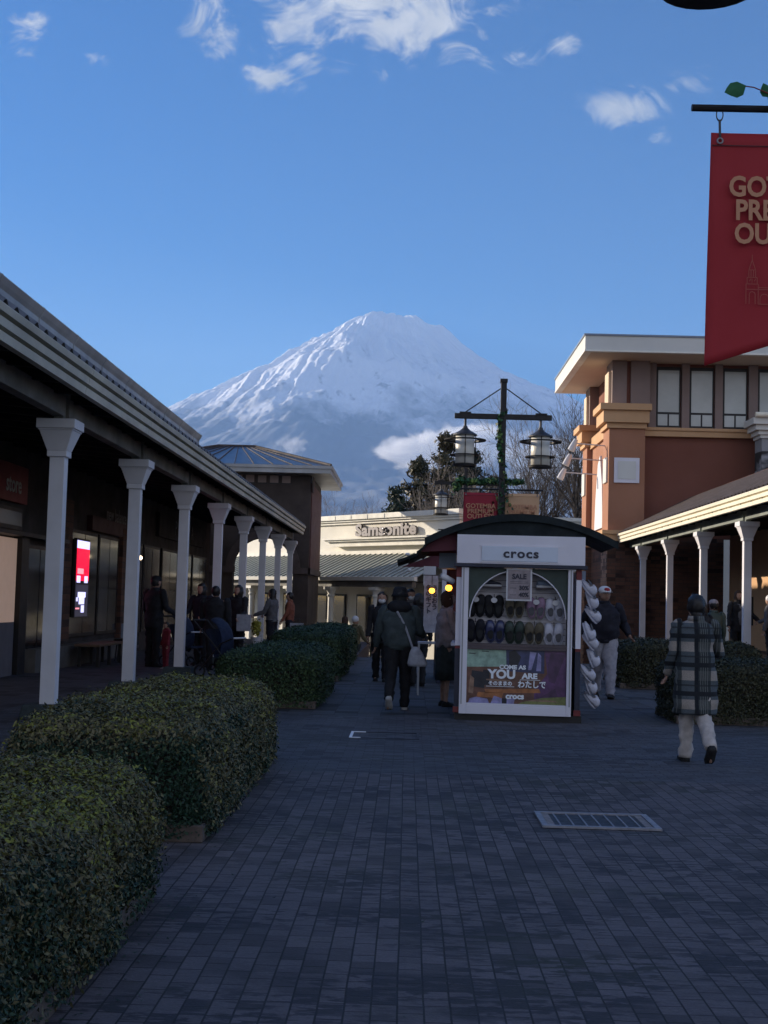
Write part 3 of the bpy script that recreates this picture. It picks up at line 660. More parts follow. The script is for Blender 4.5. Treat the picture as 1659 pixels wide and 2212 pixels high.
# ================================================================ BROWN PAVILION
pv = thing('pavilion_building', 'tall brown stucco pavilion with a thick flat overhanging roof, tan piers and brick base', 'building', (9, 50, 0))
PX0 = 6.79
def bx(name, m, *q, **k):
    b = MB()
    for a in q: b.box(*a)
    return b.build(name, m, pv, **k)
bx('wall', 'stucco_brown', (7.2, 20, 46.5, 46.9, 3.9, 9.96), (7.2, 7.6, 46.9, 56, 3.9, 9.96))
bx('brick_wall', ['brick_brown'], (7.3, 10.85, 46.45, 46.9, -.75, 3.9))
def pier(y0, y1, xr):
    x0 = PX0
    p = bx('pier', 'stucco_light', (x0, xr, y0, y1, 4.08, 7.60))
    o_ = p
    def sub(n, m, *q):
        b = MB()
        for a in q: b.box(*a)
        return b.build(n, m, o_)
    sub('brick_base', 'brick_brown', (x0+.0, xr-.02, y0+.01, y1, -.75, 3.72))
    sub('brick_side', 'brick_brown_sunlit', (x0-.02, x0-.001, y0+.02, y1-.01, -.75, 3.72))
    sub('base_band', 'stucco_tan', (x0-.14, xr+.05, y0-.14, y1+.1, 3.721, 3.95), (x0-.22, xr+.1, y0-.22, y1+.14, 3.951, 4.079))
    sub('capital', 'stucco_tan', (x0-.10, xr+.04, y0-.10, y1+.06, 7.601, 7.78), (x0-.24, xr+.10, y0-.24, y1+.1, 7.781, 8.20), (x0-.36, xr+.16, y0-.36, y1+.16, 8.201, 8.42))
    sub('upper_pier', 'stucco_grey', (x0+.08, x0+.58, y0+.02, y1, 8.421, 9.958), (x0+.72, xr+.14, y0+.0, y1, 8.421, 9.958))
    sub('recess', 'stucco_brown', (x0+.581, x0+.719, y0+.12, y1-.1, 8.421, 9.955))
    sub('side_slab', 'soffit_tan', (x0-.02, x0+.079, y0+.25, y1-.3, 8.421, 9.6))
    sub('plaque', 'slab_white', (x0-.06, x0-.001, y0+.22, y0+.98, 5.75, 6.62))
    return p
p1 = pier(46.0, 47.4, 8.02); pier(51.75, 53.0, 7.6)
q = MB().box(6.97, 7.83, 45.94, 45.999, 5.72, 6.58); pl = q.build('plaque', 'kiosk_white', pv); MB().box(7.09, 7.71, 45.92, 45.939, 5.85, 6.46).build('panel', 'slab_white', pl)
bx('side_wall', 'stucco_light', (7.0, 7.199, 47.4, 51.75, 3.95, 7.5)); bx('side_band', 'stucco_tan', (6.9, 7.198, 47.402, 51.748, 7.502, 7.9))
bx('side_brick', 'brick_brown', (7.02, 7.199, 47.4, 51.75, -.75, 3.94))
b = MB(); b.prism([(48.3, 4.3), (50.4, 4.3), (50.2, 5.4), (49.7, 6.7), (49.2, 7.0), (48.6, 5.9)], 6.93, 6.999, 'x'); b.build('arched_panel', 'white_bright', pv)
# window band
bx('sill_band', 'stucco_tan', (8.03, 20, 46.3, 46.499, 7.40, 7.60), (8.03, 20, 46.24, 46.499, 7.601, 7.70))
WX = [(8.47, 9.29), (9.62, 10.44), (10.77, 11.60), (11.98, 12.8), (13.1, 13.9), (14.2, 15.0)]
px = 8.18
for (a, e) in WX:
    bx('mullion_pier', 'stucco_grey', (px, a-.03, 46.32, 46.499, 7.701, 9.955)); px = e+.04
    f = MB(); f.box(a, e, 46.42, 46.495, 7.72, 9.84); fr = f.build('window', 'dark_frame', pv)
    MB().box(a+.05, e-.05, 46.405, 46.419, 8.26, 9.72).build('pane', 'blind', fr)
    MB().box(a+.05, (a+e)/2-.03, 46.405, 46.419, 7.79, 8.18).box((a+e)/2+.03, e-.05, 46.405, 46.419, 7.79, 8.18).build('pane', 'blind', fr)
# roof slab
rs = bx('roof_slab', 'slab_white', (5.72, 21, 44.5, 53.6, 10.02, 10.50)); 
b = MB().box(5.68, 21.04, 44.46, 53.64, 10.501, 10.56); b.build('drip_edge', 'plastic_grey', rs); MB().box(5.70, 21.02, 44.48, 53.62, 9.965, 10.019).build('lower_edge', 'white_far', rs)
MB().box(5.95, 20.8, 44.7, 53.4, 9.960, 9.9645).build('soffit', 'soffit_tan', rs)
for (y, z) in ((47.0, 7.1), (48.6, 6.75), (50.3, 6.4)):
    g = thing('spotlight', {47.0: 'nearest white spotlight on a long arm from the pavilion corner', 48.6: 'middle one of three white spotlights on arms from the pavilion side', 50.3: 'farthest white spotlight on an arm from the pavilion side'}[y], 'spotlight', (PX0, y, z), 'spotlights on the pavilion')
    MB().tube([(6.99 if y > 47.4 else PX0, y, z), (5.75, y, z+.06)], .022, 6).build('arm', 'plastic_white', g)
    MB().tube([(5.78, y, z+.2), (5.70, y, z+.02), (5.60, y, z-.2)], [.07, .11, .13], 10).build('lamp_head', 'plastic_white', g)

# ================================================================ HEDGES
def hedge(x0, x1, y0, y1, h, nleaf, size, m, label, group, kerb=True, rx=.16, open_y0=True, zb=0):
    t = thing('hedge', label, 'hedge', ((x0+x1)/2, (y0+y1)/2, zb), group)
    if kerb:
        b = MB(); k = .0
        b.box(x0-k, x1+k, y0-k, y0+.04, zb, zb+.1).box(x0-k, x1+k, y1-.04, y1+k, zb, zb+.1).box(x1-.04, x1+k, y0+.041, y1-.041, zb, zb+.1).box(x0-k, x0+.04, y0+.041, y1-.041, zb, zb+.1)
        b.build('edging', 'kerb_stone', t, bevel=.008)
    cx, cy = (x0+x1)/2, (y0+y1)/2; ax, ay = (x1-x0)/2, (y1-y0)/2
    # superellipse-section body, sampled area-evenly
    def surf(n):
        P = []; Nn = []
        A = [4*ax*ay, 2*ax*h, 2*ax*h, 2*ay*h, 2*ay*h]; w_ = np.array(A)/sum(A); f = nrg.choice(5, n, p=w_)
        a = nrg.uniform(-1, 1, n); c = nrg.uniform(-1, 1, n); zz = nrg.uniform(0.02, 1, n)
        X = np.where(f == 0, a*ax, np.where(f < 3, a*ax, np.where(f == 3, ax, -ax)))
        Y = np.where(f == 0, c*ay, np.where(f == 1, -ay, np.where(f == 2, ay, c*ay)))
        Z = np.where(f == 0, h, zz*h)
        return X, Y, Z
    def rounded(X, Y, Z, off=0):
        r = rx+.04
        qx = np.clip(X, -(ax-r), ax-r); qy = np.clip(Y, -(ay-r), ay-r); qz = np.minimum(Z, h-r)
        d = np.stack([X-qx, Y-qy, Z-qz], -1); L = np.linalg.norm(d, axis=1)[:, None]+1e-6; nn = d/L
        top = 1+.07*np.sin((X+cx)*1.7+1)*np.cos((Y+cy)*1.3)
        lump = (fbm((X+cx)*2.2+9, (Y+cy+Z)*2.2+4, 3)-.5)*.10
        P = np.stack([qx, qy, qz], -1)+nn*(r+off+lump[:, None])
        crown = -.035*(np.clip(np.abs(X)/ax, 0, 1)**2.5)-.02*(np.clip(np.abs(Y)/ay, 0, 1)**4)
        P[:, 2] = P[:, 2]+crown*(P[:, 2]/h)
        P[:, 2] = np.maximum(P[:, 2], .03)
        return P+np.array([cx, cy, zb]), nn
    X, Y, Z = surf(nleaf); P, N = rounded(X, Y, Z, 0)
    P += N*nrg.normal(0, .018, nleaf)[:, None]
    # pull a tenth of the leaves out as stray shoots
    k = nrg.random(nleaf) < .06; P[k] += N[k]*nrg.uniform(.01, .05, k.sum())[:, None]
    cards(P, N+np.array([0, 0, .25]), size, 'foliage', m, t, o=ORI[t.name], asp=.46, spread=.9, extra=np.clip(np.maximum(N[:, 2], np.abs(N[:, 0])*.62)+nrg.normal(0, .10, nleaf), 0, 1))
    # dark twiggy core
    gx = np.linspace(-1, 1, 25); b = MB(); rings = []
    nS = 40
    for zf in np.linspace(0.02, 1, 9):
        ring = []
        for k in range(nS):
            a = 2*pi*k/nS; c_, s_ = cos(a), sin(a); q = (abs(c_)**6+abs(s_)**6)**(-1/6)
            sh = 1-max(0, (zf-.72)/.28)**2*.10
            ring.append((cx+(ax-.06)*c_*q*sh, cy+(ay-.06)*s_*q*sh, zb+(h-.11)*zf))
        rings.append(ring)
    b.loft(rings); b.build('branch_core', 'soil', t)
    return t
GL = 'clipped hedges along the left walkway'; GR_ = 'clipped hedges on the right'
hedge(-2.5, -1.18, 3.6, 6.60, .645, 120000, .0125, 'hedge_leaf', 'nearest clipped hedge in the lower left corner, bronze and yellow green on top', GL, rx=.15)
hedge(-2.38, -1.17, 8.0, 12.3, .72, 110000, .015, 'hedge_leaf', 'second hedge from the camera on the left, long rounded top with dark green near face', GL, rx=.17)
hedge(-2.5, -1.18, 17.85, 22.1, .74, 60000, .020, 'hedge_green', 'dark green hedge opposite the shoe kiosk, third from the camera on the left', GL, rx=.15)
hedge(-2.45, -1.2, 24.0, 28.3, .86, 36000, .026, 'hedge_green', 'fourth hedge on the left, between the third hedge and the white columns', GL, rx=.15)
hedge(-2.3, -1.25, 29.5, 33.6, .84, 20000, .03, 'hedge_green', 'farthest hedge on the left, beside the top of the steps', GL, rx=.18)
hedge(3.45, 6.4, 17.2, 18.7, .78, 50000, .020, 'hedge_olive', 'right hedge just behind the person in the checked coat', GR_, rx=.16)
hedge(3.85, 6.4, 24.3, 26.2, .84, 28000, .026, 'hedge_olive', 'right hedge in front of the brick pier, behind the man in the cap', GR_, rx=.16)

fl = []
for (xa_, ya_, yb_, n_) in ((-1.14, 3.8, 6.7, 60), (-1.14, 8.0, 12.3, 70), (-1.14, 17.8, 22, 40)):
    for _ in range(n_): fl.append((xa_+abs(rnd.gauss(0, .12)), rnd.uniform(ya_, yb_), .006))
for _ in range(70): fl.append((rnd.uniform(-1.1, 3.4), rnd.uniform(4.6, 17), .006))
cards(np.array(fl), np.tile([0, 0, 1.0], (len(fl), 1)), .011, 'fallen_leaves', 'hedge_leaf', None, asp=.5, spread=.15)['kind'] = 'stuff'
# ================================================================ GROUND FITTINGS
g = thing('drain_grate', 'metal framed rectangular grate set in the paving on the right', 'grate', (1.31, 9.2, 0))
b = MB(); b.box(.92, 1.70, 8.90, 8.94, .004, .018).box(.92, 1.70, 9.47, 9.51, .004, .018).box(.92, .96, 8.941, 9.469, .004, .018).box(1.66, 1.70, 8.941, 9.469, .004, .018); b.build('frame', 'grate_rim', g)
b = MB().box(.961, 1.659, 8.941, 9.469, .003, .008); b.build('cover_plate', 'grate_dark', g)
b = MB()
for k in range(1, 8): x = .96+.0875*k; b.box(x-.005, x+.005, 8.95, 9.46, .0085, .014)
for k in range(1, 26): y = 8.94+.0205*k; b.box(.965, 1.01, y-.004, y+.004, .0085, .012); b.box(1.61, 1.655, y-.004, y+.004, .0085, .012)
b.build('bar', 'grate_rim', g)
g = thing('utility_cover', 'paver filled utility cover with a pale worn frame corner left of centre', 'utility cover', (-.25, 14.6, 0))
b = MB(); b.box(-.58, -.55, 14.3, 14.95, .003, .010).box(-.549, -.42, 14.92, 14.95, .003, .010).box(-.549, -.46, 14.3, 14.33, .003, .010); b.build('worn_frame', 'letter_white', g)
b = MB(); b.box(.14, .16, 14.3, 14.95, .003, .007).box(-.41, .139, 14.93, 14.95, .003, .008).box(-.45, .139, 14.3, 14.32, .003, .006); b.build('frame', 'grate_dark', g)

# ================================================================ STREET LAMPS
def lamp(x, y, label, up=0):
    t = thing('street_lamp', label, 'street lamp', (x, y, 0), 'cross shaped lantern posts')
    MB().box(x-.048, x+.048, y-.048, y+.048, 0, 5.12).box(x-.06, x+.06, y-.06, y+.06, 5.10, 5.16).box(x-.09, x+.09, y-.09, y+.09, 0, .25).build('post', 'iron', t, bevel=.004)
    n_before = set(C.objects)
    MB().box(x-.80, x+.80, y-.036, y+.036, 4.49, 4.575).build('crossbar', 'iron', t, bevel=.004)
    for s in (-1, 1):
        MB().tube([(x+s*.05, y, 5.0), (x+s*.62, y, 4.6)], .010, 6).build('stay', 'iron', t)
        MB().box(x+s*.72, x+s*.53, y-.045, y+.045, 4.576, 4.60).build('clamp', 'iron', t)
        cx = x+s*.62
        l = MB().tube([(cx, y, 4.49), (cx, y, 4.34)], .02, 8).lathe((cx, y, 0), [(.03, 4.37), (.045, 4.33), (.09, 4.29), (.20, 4.225), (.205, 4.21), (.16, 4.21)], 24).build('lantern', 'iron_roof', t, smooth=False)
        MB().lathe((cx, y, 0), [(.155, 3.745), (.155, 4.209)], 28).build('glass', 'lantern_glass', l, smooth=True)
        b = MB()
        b.loft([[(cx+r*cos(2*pi*k/32), y+r*sin(2*pi*k/32), z) for k in range(32)] for r, z in ((.24, 4.128), (.345, 4.122), (.35, 4.14), (.24, 4.15), (.24, 4.128))], cap=False).loft([[(cx+r*cos(2*pi*k/32), y+r*sin(2*pi*k/32), z) for k in range(32)] for r, z in ((.185, 3.878), (.245, 3.872), (.25, 3.888), (.185, 3.896), (.185, 3.878))], cap=False)
        for k in range(4): a = k*pi/2; b.box(cx+.17*cos(a)-.008, cx+.31*cos(a)+.008 if cos(a) > .5 else cx+.17*cos(a)+.008, y-.008, y+.008, 4.128, 4.142) if abs(cos(a)) > .5 and cos(a) > 0 else None
        b.lathe((cx, y, 0), [(.19, 3.70), (.195, 3.73), (.15, 3.744)], 24)
        for k in range(4):
            a = -pi/2+k*pi/2; b.tube([(cx+.175*cos(a), y+.175*sin(a), 3.73), (cx+.175*cos(a), y+.175*sin(a), 4.215)], .008, 5)
            b.tube([(cx+.175*cos(a), y+.175*sin(a), 4.135), (cx+.31*cos(a), y+.31*sin(a), 4.135)], .006, 4); b.tube([(cx+.16*cos(a), y+.16*sin(a), 3.885), (cx+.22*cos(a), y+.22*sin(a), 3.885)], .006, 4)
        b.build('cage', 'iron', l)
    for o_ in set(C.objects)-n_before:
        if up and o_.parent == t: o_.location.z += up
    MB().tube([(x-.68, y, 3.33), (x+.68, y, 3.33)], .014, 8).build('banner_bar', 'iron', t)
    return t
LX, LY = 1.50, 22.0
lamp(LX, LY, 'black cross shaped lantern post standing behind the shoe kiosk')
lamp(1.42, 34.5, 'farther lantern post, mostly hidden behind the left lantern and the red banner')
lamp(1.70, 4.95, 'nearest lantern post off the right edge, only its arm tip and lantern rim in view', .095)
def banner(x, y, s, m, mt, label, text_on=True, slant=False, w=.56, ztop=3.27, hgt=1.08, ts=.105, art=False):
    """s: side of the post (-1 left, +1 right)"""
    xa, xb = (x+.06, x+.06+w) if s > 0 else (x-.06-w, x-.06)
    t = thing('hanging_banner', label, 'banner', ((xa+xb)/2, y, ztop-hgt), 'banners hung from the lantern posts')
    n = 14; mm = 18; V = []; F = []
    for j in range(mm+1):
        for i in range(n+1):
            u_ = i/n; v_ = j/mm; xx = xa+(xb-xa)*u_
            bot = ztop-hgt+(.19*abs(u_-.5)*0 if not slant else (.35*u_ if s < 0 else .35*(1-u_)))
            zz = ztop+(bot-ztop)*v_
            V.append((xx-.012*v_*(1 if s < 0 else -1)*0, y+.010*sin(u_*7+v_*2)*(.3+v_)+.004*sin(v_*9), zz))
    for j in range(mm):
        for i in range(n): a = j*(n+1)+i; F.append((a, a+1, a+n+2, a+n+1))
    b = MB(); b.add(V, F); c = b.build('cloth', m, t, smooth=True); sol = c.modifiers.new('s', 'SOLIDIFY'); sol.thickness = .003
    MB().box(xa+.003, xb-.003, y-.009, y-.0085+.003, ztop-.045, ztop-.042).build('hem', mt if False else 'sign_red_dim' if m.startswith('banner_red') else 'stucco_tan', t)
    for xx in (xa+.035, xb-.035):
        b = MB(); 
        for k in range(3): b.torus((0, 0, 0), .016 if k % 2 else .020, .004, 12, 5)
        b = MB(); z_ = 3.318
        r1 = MB().torus((0, 0, 0), .022, .004, 14, 5).rot(Matrix.Translation((xx, y, z_-.02)) @ Matrix.Rotation(pi/2, 4, 'X') @ Matrix.Diagonal((.7, 1.2, 1, 1)))
        b.add(r1.v, r1.f); b.tube([(xx, y, z_-.045), (xx, y-.008, ztop-.03)], .006, 6); b.build('hook', 'iron_roof', t)
        r2 = MB().torus((0, 0, 0), .010, .004, 14, 5).rot(Matrix.Translation((xx, y-.014, ztop-.035)) @ Matrix.Rotation(pi/2, 4, 'X')); q = MB(); q.add(r2.v, r2.f); q.build('eyelet', 'grate_rim', t)
    cx = (xa+xb)/2
    text('GOTEMBA\nPREMIUM\nOUTLETS', ts, mt, t, (cx, y-.026, ztop-.31 if not art else ztop-.34), (pi/2, 0, 0), off=ts*.022, ext=.001, ls=.82)
    return t, xa, xb
banner(LX, LY, -1, 'banner_red_far', 'banner_text', 'red banner with tan lettering above the kiosk roof, left of the lantern post')
banner(LX, LY, 1, 'banner_tan', 'banner_text', 'tan banner above the kiosk roof, right of the lantern post')
def near_banner():
    y = 4.95; ztop = 3.235; xa, xb = 1.093, 1.66
    t = thing('hanging_banner', 'large red banner with slanted lower edge hanging at the right edge of the photo', 'banner', (xa, y, 2.3), 'banners hung from the lantern posts')
    V = []; F = []; n = 16; mm = 24
    for j in range(mm+1):
        for i in range(n+1):
            u_ = i/n; v_ = j/mm; bot = 2.355+.19*u_+.10*max(0, u_-.5); zz = ztop+(bot-ztop)*v_
            V.append((xa+(xb-xa)*u_-.012*v_*(1-u_), y+.012*sin(u_*6+v_*2.5)*(.2+v_)+.01*v_, zz))
    for j in range(mm):
        for i in range(n): a = j*(n+1)+i; F.append((a, a+1, a+n+2, a+n+1))
    b = MB(); b.add(V, F); c = b.build('cloth', 'banner_red', t, smooth=True); sol = c.modifiers.new('s', 'SOLIDIFY'); sol.thickness = .003
    MB().box(xa+.002, xb-.002, y-.006, y-.004, ztop-.050, ztop-.047).build('hem', 'sign_red_dim', t)
    for xx in (xa+.032, xb-.032):
        r1 = MB().torus((0, 0, 0), .020, .0035, 18, 6).rot(Matrix.Translation((xx, y, 3.305)) @ Matrix.Rotation(pi/2, 4, 'X') @ Matrix.Diagonal((.62, 1.15, 1, 1)))
        b = MB(); b.add(r1.v, r1.f); b.tube([(xx, y, 3.285), (xx, y-.004, 3.25), (xx, y-.010, 3.215)], .0045, 6); b.build('hook', 'iron_roof', t)
        r2 = MB().torus((0, 0, 0), .010, .0035, 16, 6).rot(Matrix.Translation((xx, y-.010, 3.202)) @ Matrix.Rotation(pi/2, 4, 'X')); q = MB(); q.add(r2.v, r2.f); q.build('eyelet', 'grate_rim', t)
    text('GOTEMBA\nPREMIUM\nOUTLETS', .106, 'banner_text', t, ((xa+xb)/2-.008, y-.016, 2.935), (pi/2, 0, 0), off=.0030, ext=.001, ls=.84, sx=.85)
    # thin line drawing of a clock tower with arcade
    b = MB(); X0 = 1.225; z0 = 2.585; w_ = .0012
    def ln(x0, z0_, x1, z1): 
        d = Vector((x1-x0, 0, z1-z0_)); p = Vector((-d.z, 0, d.x)).normalized()*w_; yy = y-.0165
        b.add([(x0+p.x, yy, z0_+p.z), (x1+p.x, yy, z1+p.z), (x1-p.x, yy, z1-p.z), (x0-p.x, yy, z0_-p.z)], [(0, 1, 2, 3)])
    for (a, c_, d_, e_) in [(0, 0, 0, .075), (.045, 0, .045, .075), (0, .075, .045, .075), (0, .055, .045, .055), (.004, .075, .004, .10), (.041, .075, .041, .10), (.004, .10, .041, .10), (.010, .10, .010, .128), (.035, .10, .035, .128), (.010, .128, .035, .128), (.018, .10, .018, .128), (.027, .10, .027, .128), (.010, .128, .022, .165), (.035, .128, .022, .165), (.022, .165, .022, .185),
        (.045, .055, .26, .055), (.045, .062, .26, .062), (.045, 0, .26, 0), (.012, 0, .012, .035), (.034, 0, .034, .035), (.012, .085, .018, .095), (.022, .080, .022, .095), (.030, .085, .036, .095)]: ln(X0+a, z0+c_, X0+d_, z0+e_)
    for q in range(5):
        cx = X0+.068+.045*q
        for k in range(8): a0, a1 = pi*k/8, pi*(k+1)/8; ln(cx+.016*cos(a0), z0+.022+.016*sin(a0), cx+.016*cos(a1), z0+.022+.016*sin(a1))
        ln(cx-.016, z0, cx-.016, z0+.022); ln(cx+.016, z0, cx+.016, z0+.022)
    for k in range(8): a0, a1 = pi*k/8, pi*(k+1)/8; ln(X0+.023+.011*cos(a0), z0+.035+.011*sin(a0), X0+.023+.011*cos(a1), z0+.035+.011*sin(a1))
    b.build('line_drawing', 'banner_line', t)
near_banner()
# ivy
def leafshape(b, p, d, nrm, s):
    p = Vector(p); d = Vector(d).normalized(); n_ = Vector(nrm).normalized(); sd = d.cross(n_).normalized()
    prof = [(0, 0), (.25, .38), (.55, .42), (.8, .22), (1, 0)]
    L = [p+d*s*t_+sd*s*w_*.95-n_*s*.10*w_*2 for t_, w_ in prof]; Rr = [p+d*s*t_-sd*s*w_*.95-n_*s*.10*w_*2 for t_, w_ in prof]; mid = [p+d*s*t_+n_*s*.05*sin(pi*t_) for t_, w_ in prof]
    v = L+mid+Rr; b.add(v, [(i, i+1, 6+i, 5+i) for i in range(4)]+[(5+i, 6+i, 11+i, 10+i) for i in range(4)])
iv = thing('ivy_sprig', 'artificial ivy leaves lying over the arm of the nearest lantern post', 'ivy', (1.15, 4.93, 3.33))
b = MB(); leafshape(b, (1.21, 4.90, 3.40), (-1, 0, -.35), (0, -1, .25), .085); b.build('leaf', 'leaf_plastic', iv, smooth=True); b = MB(); leafshape(b, (1.315, 4.90, 3.395), (.3, 0, -1), (0, -1, .2), .09); leafshape(b, (1.30, 4.91, 3.36), (-.35, 0, .8), (0, -1, .1), .06); leafshape(b, (1.40, 4.90, 3.40), (.3, 0, -1), (0, -1, .2), .09)
b.build('leaf', 'leaf_plastic', iv, smooth=True); MB().tube([(1.20, 4.905, 3.40), (1.24, 4.905, 3.395), (1.29, 4.905, 3.375), (1.36, 4.91, 3.38), (1.45, 4.91, 3.37)], .0025, 5).build('stem', 'kiosk_red', iv)
def ivy(name, label, pts, rad, n, size, loc):
    t = thing(name, label, 'ivy', loc)
    P = []; N = []
    pts = [Vector(p) for p in pts]; seg = [(pts[i+1]-pts[i]).length for i in range(len(pts)-1)]; tot = sum(seg)
    for _ in range(n):
        d = rnd.random()*tot; i = 0
        while i < len(seg)-1 and d > seg[i]: d -= seg[i]; i += 1
        p = pts[i].lerp(pts[i+1], d/seg[i]); r = rad[i]+(rad[i+1]-rad[i])*d/seg[i]
        q = Vector((rnd.gauss(0, 1), rnd.gauss(0, 1), rnd.gauss(0, 1))).normalized()
        P.append(p+q*r*rnd.random()**.5); N.append(q)
    cards(P, N, size, 'foliage', 'ivy_leaf', t, o=loc, asp=.75, spread=.6)
    b = MB()
    for k in range(4):
        o_ = [p+Vector((rnd.uniform(-1, 1), rnd.uniform(-1, 1), rnd.uniform(-1, 1)))*rad[i]*.5 for i, p in enumerate(pts)]; b.tube(o_, .006, 4)
    b.build('stem', 'bark', t)
ivy('ivy_vine', 'ivy climbing the lantern post behind the kiosk, thickest beside the banners', [(LX, LY, 2.3), (LX+.02, LY, 2.9), (LX+.05, LY, 3.25), (LX+.03, LY, 3.55), (LX-.06, LY-.05, 4.1), (LX-.06, LY-.05, 4.5), (LX+.05, LY, 4.65)], [.17, .20, .17, .07, .06, .05, .05], 620, .036, (LX, LY, 2.3))
ivy('ivy_garland', 'ivy garland along the arm of the farther lantern post, yellow green at its left end', [(1.15, 34.45, 4.35), (1.25, 34.45, 4.6), (1.7, 34.45, 4.58), (2.2, 34.45, 4.6), (2.9, 34.45, 4.6)], [.14, .13, .10, .10, .09], 620, .055, (1.2, 34.45, 4.4))

# ================================================================ TREES
def bare_tree(x, y, h, z0, label, seed, m='bark', lean=0, spread=.9, group='bare trees behind the plaza', gen=5, r0=None, dirn=None):
    rr = random.Random(seed); t = thing('bare_tree', label, 'tree', (x, y, z0), group)
    tb = MB(); cb = MB(); r0 = r0 or h*.022
    def br(p, d, L, r, g):
        n = 4; path = [p]; rad = [r]; q = p.copy(); dd = d.copy()
        for i in range(n):
            dd = (dd+Vector((rr.gauss(0, .13), rr.gauss(0, .13), rr.gauss(0, .08)+.05))).normalized(); q = q+dd*L/n; path.append(q.copy()); rad.append(r*(1-.42*(i+1)/n))
        (tb if g == 0 else cb).tube(path, rad, 7 if g < 2 else (5 if g < 3 else 3), cap=g < 2)
        if g >= gen: return
        k = 6 if g == 0 else 4 if g < 4 else 3
        for i in range(k):
            f = rr.uniform(.55, 1) if i < k-1 else 1.0; idx = min(n, max(1, int(round(f*n)))); s_ = path[idx]
            a = rr.uniform(0, 2*pi); sp_ = rr.uniform(.45, .95)*spread if i < k-1 else rr.uniform(.1, .4)
            o_ = dd.orthogonal().normalized(); o_.rotate(Matrix.Rotation(a, 3, dd)); nd = (dd*cos(sp_)+o_*sin(sp_)+Vector((0, 0, .12))).normalized()
            br(s_, nd, L*(rr.uniform(.40, .55) if g == 0 else rr.uniform(.58, .80)), max(.011, rad[idx]*(rr.uniform(.62, .82) if g < 2 else rr.uniform(.5, .72))), g+1)
    br(Vector((x, y, z0)), Vector((lean, 0, 1)).normalized(), h*.58, r0, 0)
    tb.build('trunk', m, t, smooth=True); cb.build('crown', m, t, smooth=False)
def P3(x, y, Y): u_, w_ = ray(x, y); return (u_*Y, Y, EYE+w_*Y)
bare_tree(6.9, 66, 10.2, -.9, 'tall dark bare tree beside the pavilion corner, right of the lanterns', 3, 'bark', .05, .9, r0=.34)
bare_tree(5.9, 70, 9.0, -.9, 'bare tree seen between the lantern post and its right lantern', 8, 'bark', -.03, .75, r0=.22)
bare_tree(4.4, 68, 8.0, -.9, 'pale bare tree behind the left lantern', 12, 'bark_grey', .02, .7, r0=.15)
bare_tree(9.4, 80, 11.6, -.9, 'bare tree half hidden behind the pavilion roof', 17, 'bark_grey', -.1, 1.0, r0=.2)
for i, xx in enumerate((700, 722, 748, 772, 800, 826)):
    p = P3(xx, 1115, 150); bare_tree(p[0], 150, 11.6+1.4*sin(i*2.3), -.9, ['leftmost distant bare tree above the cream store roof', 'second of the distant bare treetops beside the tower', 'third distant bare treetop above the cream cornice', 'fourth distant bare treetop above the cream cornice', 'fifth distant bare treetop left of the evergreens', 'distant bare treetop touching the evergreens'][i], 40+i, 'bark_grey', 0, 1.1, 'distant bare treetops above the store', gen=4, r0=.12)
def conifer(x, y, h, r, label, seed, m, n=9000, z0=-.9):
    rr = np.random.default_rng(seed); t = thing('evergreen_tree', label, 'tree', (x, y, z0), 'evergreen trees behind the store')
    MB().tube([(x, y, z0), (x+.1, y, z0+h*.5), (x, y, z0+h*.97)], [h*.03, h*.02, .02], 8).build('trunk', 'bark', t)
    # foliage on drooping boughs
    nb = int(110*h/10); P = []; N = []
    for _ in range(nb):
        f = rr.uniform(.12, 1)**.85; a = rr.uniform(0, 2*pi); L = r*(1-f)**.75*rr.uniform(.65, 1.15)+.25; zc = z0+h*f
        k = max(12, int(n/nb*(L/r+.25))); s_ = rr.random(k)**.7
        px = x+cos(a)*L*s_+rr.normal(0, .14, k); py = y+sin(a)*L*s_+rr.normal(0, .14, k); pz = zc-.25*L*s_+.18*L*s_**3+rr.normal(0, .13, k)
        P.append(np.stack([px, py, pz], -1)); N.append(np.stack([np.full(k, cos(a)), np.full(k, sin(a)), np.full(k, .5)], -1)+rr.normal(0, .3, (k, 3)))
    P = np.concatenate(P); N = np.concatenate(N); N /= np.linalg.norm(N, axis=1)[:, None]
    cards(P, N, .15, 'crown', m, t, o=(x, y, z0), asp=.35, spread=.7)
conifer(-.75, 75, 8.6, 1.7, 'small dark evergreen at the left end of the clump', 1, 'conifer_dark', 6000)
conifer(.5, 76, 10.4, 2.8, 'second evergreen from the left, olive green', 2, 'conifer_leaf', 13000)
conifer(2.0, 77, 12.1, 3.1, 'tallest pointed brownish evergreen behind the left lantern', 3, 'conifer_leaf', 17000)
conifer(3.5, 79, 11.8, 2.6, 'evergreen directly behind the left lantern and red banner', 4, 'conifer_dark', 13000)
conifer(5.2, 82, 10.2, 2.8, 'rounded evergreen low behind the lantern post', 5, 'conifer_leaf', 13000)

